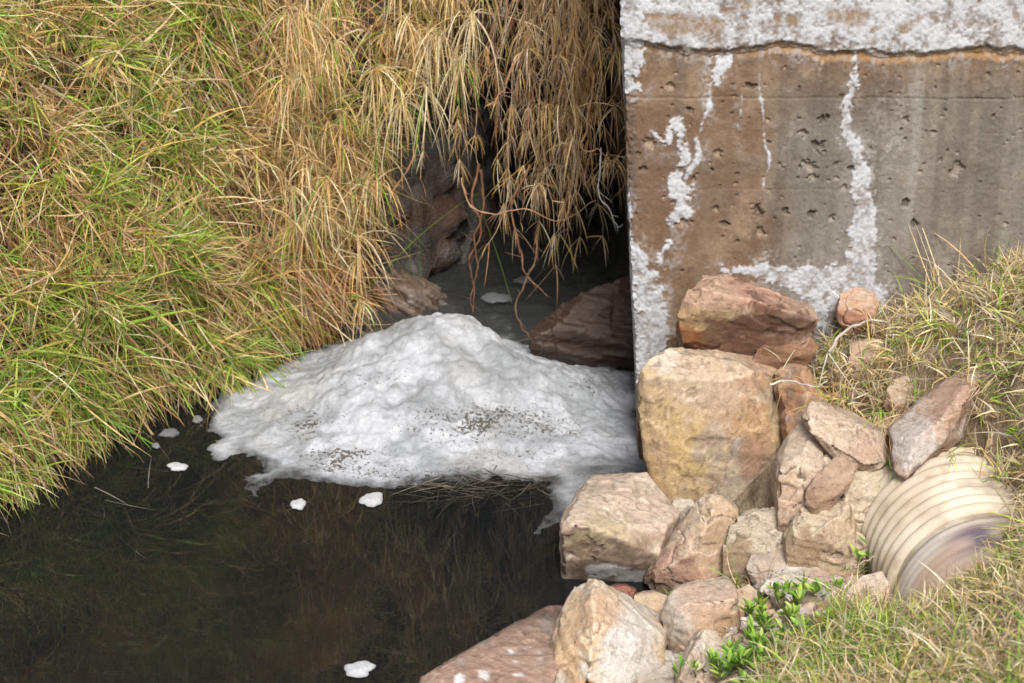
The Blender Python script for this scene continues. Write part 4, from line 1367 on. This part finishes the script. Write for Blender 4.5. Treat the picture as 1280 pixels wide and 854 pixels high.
wm = sstep(300, 400, fx_) * sstep(270, 380, fy_) + .8 * sstep(150, 330, fx_) * sstep(520, 570, fy_) + .5 * sstep(.1, .6, fbm(V[::12].repeat(12, 0)[:len(V)], 4, 2, 33))
wm = np.clip(wm, 0, 1) * sstep(-.3, .5, fbm(V[::12].repeat(12, 0)[:len(V)], 15, 2, 34))
C = C * mix((1, 1, 1), (1.0, .76, .56), wm * .75)
bg = link('bank_grass', mesh_np('bank_grass', V, F, C, smooth=False), M_GRASS)
tag(bg, 'thick green and straw-coloured grass covering the left bank', 'grass', kind='stuff')

# curtain over the culvert mouth: runners with whorls of dry leaves
rng2 = np.random.default_rng(44)
cu, stem_parts = [], []


def runner(start, length, sway, r0=.0016, leaf=.07, nodes=9, pal=STRAW, per=11, greenp=.0, wid=.0026, bushy=1.0):
    n = max(6, int(length / .03))
    p_ = np.zeros((n, 3))
    p_[0] = start
    d = np.array([rng2.normal() * .5, -.25 + rng2.normal() * .25, .1])
    for k in range(1, n):
        d = d + np.array([rng2.normal() * sway, rng2.normal() * sway * .7, -.38])
        d /= np.linalg.norm(d)
        p_[k] = p_[k - 1] + d * length / (n - 1)
    v, f = tube(p_, np.linspace(r0, r0 * .45, n), 5)
    base = pick(BROWN, 1, rng2)[0]
    stem_parts.append((v, f, np.tile(base, (len(v), 1))))
    ks = np.linspace(1, n - 1, nodes).astype(int)
    for k in ks:
        m = rng2.poisson(per * bushy)
        if m == 0:
            continue
        dd = (p_[k] - p_[k - 1])
        dd /= np.linalg.norm(dd) + 1e-9
        c0 = pick(pal, m, rng2)
        if greenp > 0:
            gk = rng2.random(m) < greenp
            c0 = np.where(gk[:, None], pick(GREEN, m, rng2), c0)
        cu.append(blades(np.repeat(p_[k][None], m, 0), dd[None] * .75 + rng2.normal(size=(m, 3)) * .48 + np.array([0, -.1, -.1]), rng2.uniform(.45, 1.25, m) * leaf, rng2.uniform(.6, 1.2, m) * wid, rng2.uniform(.6, 2.2, m), c0, 4, .3, rng=rng2))


def lip_pt(x, dz=0.0):
    i = int(np.argmin(np.abs(bs[:, 0] - x) + (bs[:, 1] < .4) * 9))
    return np.array([x, bs[i, 1] - .03, bs[i, 2] + dz])


def mop(c, m, L, spread=.55, pal=STRAW, wid=.0027, greenp=.05, out=-.35):
    """a fan of long dry blades drooping from one node"""
    c0 = pick(pal, m, rng2)
    gk = rng2.random(m) < greenp
    c0 = np.where(gk[:, None], pick(GREEN, m, rng2), c0)
    cu.append(blades(np.repeat(np.asarray(c)[None], m, 0) + rng2.normal(size=(m, 3)) * .006, np.array([0, out, .0])[None] + rng2.normal(size=(m, 3)) * spread, rng2.uniform(.4, 1.15, m) * L, rng2.uniform(.6, 1.25, m) * wid, rng2.uniform(1.4, 3.6, m), c0, 6, .25, rng=rng2))


MIXP = np.vstack([STRAW, STRAW, BROWN, DEAD])
# golden fringe at the left jamb
for _ in range(48):
    x = rng2.uniform(-.57, -.43)
    q_ = np.array([x, .57 + (x + .4) * 1.1 - rng2.uniform(.0, .06), rng2.uniform(.34, 1.0)])
    mop(q_, int(rng2.integers(14, 30)), rng2.uniform(.10, .20), .75, greenp=.10)
# over the left half of the mouth
for _ in range(46):
    x = rng2.uniform(-.42, -.125)
    st = lip_pt(x, rng2.uniform(.08, .46))
    st[1] += rng2.uniform(-.09, .0)
    mop(st, int(rng2.integers(16, 34)), rng2.uniform(.12, .21), .65, greenp=.08)
for a, b in ((575, 72), (530, 105), (500, 125), (470, 90), (550, 40), (590, 20)):
    mop(at_y(a, b, .55), 40, .23, .5, np.vstack([STRAW[3:4], STRAW[6:], STRAW[:2]]), .0028)
for _ in range(8):
    runner(lip_pt(rng2.uniform(-.25, -.09), .05), rng2.uniform(.2, .34), .2, leaf=.06, nodes=5, per=3, wid=.0022)
# long brown curtain on the right half: a few ropes with tangle between, black gaps left open
for cx_, k, sdv in ((.092, 9, .007), (.120, 11, .009), (.155, 6, .009), (.218, 6, .010), (.25, 5, .006), (.272, 7, .008)):
    for _ in range(k):
        st = lip_pt(cx_ + rng2.normal() * sdv, rng2.uniform(-.12, .06))
        st[1] += rng2.uniform(-.08, .03)
        runner(st, rng2.uniform(.35, .80), .16, leaf=.10, nodes=9, pal=MIXP, per=7, wid=.0023)
for a, b in ((690, 20), (700, 70), (680, 130), (672, 230), (745, 40), (768, 60), (768, 130), (765, 200), (715, 175), (660, 60)):
    mop(at_y(a, b, .50), 24, .13, .5, MIXP, .0024, 0)
for _ in range(8):
    runner(lip_pt(rng2.uniform(-.06, .05), .0), rng2.uniform(.1, .35), .35, leaf=.09, nodes=5, pal=np.vstack([BROWN, DEAD]), per=3, wid=.002)
for _ in range(20):
    runner(lip_pt(rng2.uniform(.05, .26), -.05), rng2.uniform(.5, .78), .26, leaf=.06, nodes=7, pal=np.vstack([BROWN, DEAD, STRAW]), per=2, wid=.002)
V, F, C = merge(cu)
cg = link('hanging_grass', mesh_np('hanging_grass', V, F, C, smooth=False), M_GRASS)
tag(cg, 'curtain of dry straw grass hanging over the dark culvert mouth', 'grass', kind='stuff')
V, F, C = merge(stem_parts)
hs = link('runner_stems', mesh_np('runner_stems', V, F, C), M_WOOD, cg)
hs['kind'] = 'stuff'


# single roots one can pick out
def hanging_root(pts, r, tint, label, cat='root', name='hanging_root', wig=.006, group='roots hanging in the culvert mouth', mat=None, seed=0):
    rr = np.random.default_rng(seed)
    P_ = smooth_path([at_y(a, b, y) for a, b, y in pts], 40)
    n = len(P_)
    P_ = P_ + np.stack([fbm(np.stack([np.arange(n) * .22, np.full(n, i * 7.0 + seed), np.zeros(n)], -1), 1, 3, seed) for i in range(3)], 1) * wig
    rad = np.linspace(r, r * .35, n) * (1 + .25 * rr.normal(size=n).clip(-1, 1.5))
    v, f = tube(P_, rad, 6)
    cc = np.array(tint) * (1 + .25 * fbm(v, 40, 3, seed))[:, None]
    parts = [(v, f, cc)]
    for k in range(4, n - 2, 3):                      # fine hairs
        if rr.random() < .6:
            e = P_[k] + rr.normal(size=3) * np.array([.018, .012, .02])
            v, f = tube(np.linspace(P_[k], e, 4), [.0009, .0008, .0006, .0003], 4)
            parts.append((v, f, np.tile(np.array(tint) * 1.15, (len(v), 1))))
    V_, F_, C_ = merge(parts)
    o = link(name, mesh_np(name, V_ - P_[0], F_, C_), mat or M_WOOD)
    o.location = P_[0]
    return tag(o, label, cat, group)


RC = (.17, .085, .045)
hanging_root([(598, 205, .52), (590, 250, .5), (602, 290, .5), (585, 325, .5), (592, 350, .5), (590, 390, .48)], .0042, RC, 'twisted red-brown root reaching the foam peak, left strand', seed=1)
hanging_root([(600, 210, .50), (604, 260, .5), (594, 300, .49), (598, 335, .49), (588, 365, .49), (592, 388, .48)], .0036, RC, 'red-brown root twined right of the leftmost strand', seed=2)
hanging_root([(664, 205, .50), (640, 250, .48), (640, 275, .48), (652, 315, .47), (660, 345, .46), (684, 369, .45)], .0040, (.20, .105, .055), 'long bent root hooking right above the stream', seed=3)
hanging_root([(672, 290, .48), (668, 325, .47), (655, 355, .46), (645, 385, .45), (652, 410, .43), (665, 430, .42)], .0034, (.20, .115, .065), 'root curling down to the water beside the hooked root', seed=4)
hanging_root([(575, 222, .46), (585, 255, .44), (615, 268, .42), (655, 262, .42), (700, 275, .40), (745, 250, .38)], .0030, (.32, .19, .11), 'thin root sagging sideways across the culvert mouth', seed=5)
hanging_root([(522, 180, .56), (510, 210, .53), (490, 245, .52), (492, 270, .52), (506, 282, .52)], .0026, (.34, .18, .08), 'orange root curling against the grey soil', seed=6)
hanging_root([(742, 90, .50), (735, 150, .48), (728, 185, .46), (752, 190, .45), (765, 215, .44)], .0040, (.34, .20, .10), 'knotted tan root beside the wall edge', seed=7)
hanging_root([(668, 40, .48), (640, 85, .46), (625, 120, .45), (606, 135, .45)], .0032, (.34, .20, .11), 'bare brown stem crossing the black gap', seed=8)
hanging_root([(752, 185, .42), (750, 240, .40), (770, 278, .38), (778, 282, .38)], .0022, (.50, .46, .42), 'pale grey root arching against the wall corner', seed=9)

# green blades inside the culvert
gb = []
for (a, b, y, e, f_, y2) in ((430, 400, .50, 575, 225, .75), (470, 350, .55, 560, 275, .6), (513, 350, .66, 513, 290, .66), (640, 380, .6, 600, 260, .62), (525, 350, .64, 524, 300, .64)):
    r_ = at_y(a, b, y)
    e_ = at_y(e, f_, y2)
    gb.append(blades(r_[None], (e_ - r_ + np.array([0, 0, .08]))[None], np.array([np.linalg.norm(e_ - r_) * 1.2]), np.array([.0035]), np.array([.7]), np.array([[.10, .15, .03]]), 8, .05, rng=rng2))
V, F, C = merge(gb)
tag(link('culvert_grass', mesh_np('culvert_grass', V, F, C, smooth=False), M_GRASS), 'few thin green blades inside the dark culvert', 'grass', kind='stuff')

# reeds floating at the foam edge
rng3 = np.random.default_rng(5)
n = 170
cx = np.array([at_z(rng3.uniform(540, 690), rng3.normal(613, 9), 0) for _ in range(n)])
cx[:, 2] = rng3.uniform(.002, .014, n)
dd = np.stack([rng3.normal(size=n) * .7 - .6, rng3.normal(size=n) * .5 - .35, rng3.normal(size=n) * .05], -1)
V, F, C = blades(cx, dd, rng3.uniform(.05, .14, n), rng3.uniform(.0012, .0026, n), np.full(n, .05), pick(np.array([(.06, .052, .038), (.10, .09, .065), (.18, .16, .12), (.04, .036, .028)]), n, rng3), 4, .35, rng=rng3)
V[:, 2] = np.clip(V[:, 2], .001, .018)
tag(link('floating_reeds', mesh_np('floating_reeds', V, F, C, smooth=False), M_GRASS), 'mat of dark dead grass floating at the front edge of the foam', 'reeds')
# bleached blades trailing in the pond at the left
n = 6
cx = np.array([at_z(rng3.uniform(60, 190), rng3.normal(628, 22), 0) for _ in range(n)])
cx[:, 2] = rng3.uniform(.004, .03, n)
dd = np.stack([rng3.normal(size=n) * .6 + .3, rng3.normal(size=n) * .5 - .4, rng3.normal(size=n) * .08], -1)
V, F, C = blades(cx, dd, rng3.uniform(.06, .15, n), rng3.uniform(.0015, .0028, n), np.full(n, .15), pick(np.array([(.30, .27, .22), (.22, .2, .16), (.40, .36, .3)]), n, rng3), 4, .3, rng=rng3)
V[:, 2] = np.clip(V[:, 2], .001, .05)
tag(link('trailing_grass', mesh_np('trailing_grass', V, F, C, smooth=False), M_GRASS), 'bleached dead blades trailing in the water below the left bank', 'grass', kind='stuff')


# right-hand grasses, rooted on the ground sheet
def ground_pts(n, poly, rng, zt=.0):
    """points whose place on the ground lies inside the polygon (x, y)"""
    P_ = np.array(poly)
    lo, hi = P_.min(0), P_.max(0)
    out = []
    while sum(len(o) for o in out) < n:
        q_ = rng.uniform(lo, hi, (n * 3, 2))
        out.append(q_[poly_dist(q_[:, 0], q_[:, 1], P_) > 0])
    q_ = np.concatenate(out)[:n]
    return np.c_[q_, ground_z(q_[:, 0], q_[:, 1]) + zt]


rng4 = np.random.default_rng(12)
upper = [at_z(a, b, z)[:2] for a, b, z in ((1010, 470, .30), (1030, 410, .37), (1120, 375, .40), (1150, 352, .44), (1300, 315, .53), (1500, 300, .56), (1500, 600, .40), (1285, 590, .40), (1240, 565, .40), (1225, 520, .40), (1160, 480, .40), (1125, 510, .38), (1100, 515, .37), (1040, 495, .33))]
gp = []
for cnt, per, ln, wd, dr in ((560, 17, .085, .0034, .9), (400, 8, .11, .0034, .9)):
    q_ = ground_pts(cnt, upper, rng4, .012)
    n = len(q_)
    nr = np.tile((0, -.15, .75), (n, 1))
    gr = np.clip(.03 + .30 * fbm(q_, 5, 2, 95) + .18 * sstep(1180, 1280, to_px(q_)[0]), 0, .7)
    gp.append(tufts(q_, nr, rng4.normal(size=(n, 3)) * .45, gr, per, rng4.uniform(.6, 1.2, n) * ln, wd, .75, dr, 6, rng4, brown=.06, curl=1.1, dead=.25, pal=PALEGR))
# a few tall stalks against the wall
q_ = np.array([at_y(a, b, -.26) for a, b in ((1178, 380), (1186, 375), (1195, 378), (1230, 370), (1238, 362), (1250, 360), (1275, 350))])
n = len(q_)
gp.append(tufts(q_, np.tile((-.1, 0, 1.0), (n, 1)), rng4.normal(size=(n, 3)) * .25, np.full(n, .25), 5, rng4.uniform(.14, .26, n), .0026, .22, .5, 6, rng4, brown=.1, curl=.4))
V, F, C = merge(gp)
tag(link('dry_grass', mesh_np('dry_grass', V, F, C, smooth=False), M_GRASS), 'pale curly dry grass on the soil against the wall', 'grass', kind='stuff')

lower = [at_z(a, b, z)[:2] for a, b, z in ((950, 880, .10), (985, 835, .16), (1010, 800, .19), (1050, 775, .15), (1080, 760, .15), (1120, 768, .16), (1190, 764, .27), (1248, 715, .335), (1268, 672, .35), (1290, 612, .37), (1400, 590, .42), (1500, 900, .5), (900, 960, .2))]
gp = []
q_ = ground_pts(1300, lower, rng4, .004)
n = len(q_)
gr = np.clip(.26 + .55 * fbm(q_, 4.5, 3, 97), .03, .9)
gp.append(tufts(q_, np.tile((0, -.1, .8), (n, 1)), rng4.normal(size=(n, 3)) * .4, gr, 18, rng4.uniform(.045, .085, n), .0030, .75, 1.1, 4, rng4, brown=.06, curl=.7, dead=.15, pal=PALEGR))
q_ = ground_pts(220, lower, rng4, .004)
n = len(q_)
gp.append(tufts(q_, np.tile((0, 0, .8), (n, 1)), rng4.normal(size=(n, 3)) * .5, np.full(n, .2), 5, rng4.uniform(.08, .16, n), .0032, .6, 1.0, 5, rng4, brown=.12, curl=.5, dead=.25, pal=PALEGR))
V, F, C = merge(gp)
tag(link('foreground_grass', mesh_np('foreground_grass', V, F, C, smooth=False), M_GRASS), 'short yellow-green turf in the bottom right corner', 'grass', kind='stuff')

# stray tufts in rock gaps
gp = []
for (a, b, z, m, l, g) in ((1118, 585, .30, 14, .07, .5), (1110, 545, .34, 16, .08, .2), (980, 470, .36, 9, .10, .05), (935, 735, .09, 16, .10, .15), (965, 730, .11, 14, .09, .1), (880, 755, .06, 14, .05, .5), (895, 752, .07, 10, .06, .3), (905, 800, .08, 22, .05, .02), (890, 805, .07, 18, .05, .02),
                           (1085, 715, .12, 12, .05, .7), (845, 752, .04, 8, .06, .6), (862, 760, .05, 8, .07, .5), (1020, 500, .36, 16, .08, .1), (1050, 500, .37, 16, .08, .1), (1095, 530, .37, 14, .08, .15), (1180, 575, .36, 10, .07, .3), (1245, 600, .38, 18, .07, .4), (1150, 500, .39, 16, .07, .3)):
    c0 = at_z(a, b, z)
    q_ = c0[None] + rng4.normal(size=(3, 3)) * np.array([.015, .015, 0])
    gp.append(tufts(q_, np.tile((0, -.2, .8), (3, 1)), rng4.normal(size=(3, 3)) * .2, np.full(3, g), max(2, m // 2), np.full(3, l), .0024, .6, 1.1, 5, rng4, brown=.1, curl=.6, dead=.2))
V, F, C = merge(gp)
tag(link('crevice_grass', mesh_np('crevice_grass', V, F, C, smooth=False), M_GRASS), 'stray tufts of grass growing in gaps between the rocks', 'grass', kind='stuff')


# twigs
def twig(pts, r, label, tint=(.44, .39, .32), seed=0, side=()):
    P_ = smooth_path([at_z(a, b, z) for a, b, z in pts], 24)
    P_ += np.stack([fbm(np.stack([np.arange(24) * .4, np.full(24, i * 5.0 + seed), np.zeros(24)], -1), 1, 2, seed) for i in range(3)], 1) * .004
    v, f = tube(P_, np.linspace(r, r * .4, 24), 7)
    parts = [(v, f, np.array(tint) * (1 + .25 * fbm(v, 50, 3, seed))[:, None])]
    o = link('dry_twig', mesh_np('dry_twig', parts[0][0] - P_[0], parts[0][1], parts[0][2]), M_WOOD)
    o.location = P_[0]
    tag(o, label, 'twig')
    for s_ in side:
        Q_ = smooth_path([at_z(a, b, z) for a, b, z in s_], 14)
        v, f = tube(Q_, np.linspace(r * .6, r * .2, 14), 6)
        b = link('side_branch', mesh_np('side_branch', v - P_[0], f, np.tile(np.array(tint) * 1.05, (len(v), 1))), M_WOOD, o)
    return o


twig([(1035, 442, .40), (1050, 420, .42), (1075, 405, .43), (1100, 400, .44), (1125, 412, .43)], .0042, 'grey forked twig arching over the dry grass below the wall', seed=1,
     side=[[(1035, 440, .40), (1028, 465, .37), (1022, 490, .36)], [(1036, 442, .40), (1055, 470, .38), (1075, 495, .37)]])
twig([(962, 482, .37), (990, 476, .385), (1015, 484, .385), (1035, 478, .385)], .0030, 'pale thin twig sticking out over the yellow boulder', (.52, .46, .38), seed=2)
twig([(928, 775, .155), (960, 786, .165), (1000, 782, .19), (1045, 783, .22)], .0045, 'bleached twig lying across the leafy plant', (.55, .48, .40), seed=3)
twig([(1062, 712, .16), (1075, 705, .18), (1098, 694, .20)], .0030, 'short brown twig poking at the pipe edge', (.36, .28, .2), seed=4)
twig([(1040, 765, .18), (1055, 740, .20), (1066, 718, .20)], .0042, 'straight pale stalk leaning on the buried stone', (.55, .49, .38), seed=5)
twig([(1140, 775, .36), (1170, 745, .40), (1190, 705, .43)], .0030, 'brown stalk standing in the turf before the pipe end', (.38, .27, .18), seed=6)

# leafy ground plants: stems with small glossy leaves
bm = bmesh.new()
LP = [(0, 0, 0), (.25, .30, .03), (.6, .42, .02), (.88, .22, 0), (1.0, 0, -.05), (.88, -.22, 0), (.6, -.42, .02), (.25, -.30, .03), (.25, 0, -.03), (.6, 0, -.05), (.88, 0, -.05)]
vs = [bm.verts.new((x * .021, y * .014, z * .02)) for x, y, z in LP]
for f_ in ((0, 8, 1), (0, 7, 8), (1, 8, 9, 2), (8, 7, 6, 9), (2, 9, 10, 3), (9, 6, 5, 10), (3, 10, 4), (10, 5, 4)):
    bm.faces.new([vs[i] for i in f_])
LEAF = []
for cc in ((.19, .36, .05), (.25, .43, .07), (.13, .25, .04), (.36, .48, .10)):
    me = bpy.data.meshes.new('leaf')
    bm.to_mesh(me)
    set_col(me, np.tile(cc, (len(me.vertices), 1)))
    for p_ in me.polygons:
        p_.use_smooth = True
    me.materials.append(M_LEAF)
    LEAF.append(me)
bm.free()


def leafy_plant(spots, label, seed, leaves=18):
    r = np.random.default_rng(seed)
    c0 = at_z(*spots[0])
    c0[2] = float(ground_z(c0[0], c0[1]))
    root = root_at('leafy_plant', tuple(c0))
    tag(root, label, 'plant', 'leafy green plants between the foreground stones')
    for a, b, z in spots:
        p0 = at_z(a, b, z)
        p0[2] = max(p0[2] - .01, float(ground_z(p0[0], p0[1])) - .005)
        L = r.uniform(.03, .065)
        d = np.array([r.normal() * .5, r.normal() * .4 - .25, 1.0])
        d /= np.linalg.norm(d)
        P_ = np.array([p0 + d * L * t + np.array([0, 0, -.012 * t * t]) for t in np.linspace(0, 1, 7)])
        v, f = tube(P_, np.linspace(.0018, .001, 7), 5)
        link('stem', mesh_np('stem', v - c0, f, np.tile((.16, .16, .06), (len(v), 1))), M_LEAF, root)
        for k in range(leaves):
            t = r.uniform(.2, 1.0)
            q_ = p0 + d * L * t
            yaw, pit_ = r.uniform(0, 2 * math.pi), r.uniform(-1.35, -.35)
            o = bpy.data.objects.new('leaf', LEAF[r.integers(0, 4)])
            COL.objects.link(o)
            o.parent = root
            o.location = q_ - c0
            o.rotation_euler = (r.normal() * .3, pit_, yaw)
            s_ = r.uniform(.85, 1.5)
            o.scale = (s_ * 1.1, s_ * .55, s_)
    return root


leafy_plant([(930, 800, .13), (945, 790, .13), (960, 800, .14), (950, 815, .14), (935, 825, .13), (970, 815, .16), (920, 815, .12), (965, 785, .14), (985, 800, .17), (945, 830, .15), (912, 832, .12), (975, 830, .18), (925, 845, .13), (955, 845, .17), (990, 775, .16), (940, 775, .11)],
            'largest patch of glossy green leaves beside the pale rocks', 1)
leafy_plant([(985, 745, .12), (1000, 742, .13), (1015, 748, .14), (990, 758, .14), (1030, 752, .14), (975, 755, .13), (1010, 790, .2), (1025, 785, .2)], 'glossy green leaves just below the grey-white stone', 2)
leafy_plant([(880, 852, .09), (870, 840, .12), (895, 858, .1), (845, 848, .10)], 'sparse green sprig hanging over the bottom edge rocks', 3, 7)
leafy_plant([(905, 838, .12), (918, 826, .13), (930, 838, .14), (944, 850, .15), (915, 852, .12), (900, 856, .11), (935, 860, .15), (960, 832, .16), (968, 850, .17)], 'dense green leaves at the bottom edge just left of the turf', 5, 16)
leafy_plant([(1088, 712, .13), (1096, 705, .13), (1080, 706, .13)], 'tiny green leaf cluster at the left edge of the pipe', 4, 7)
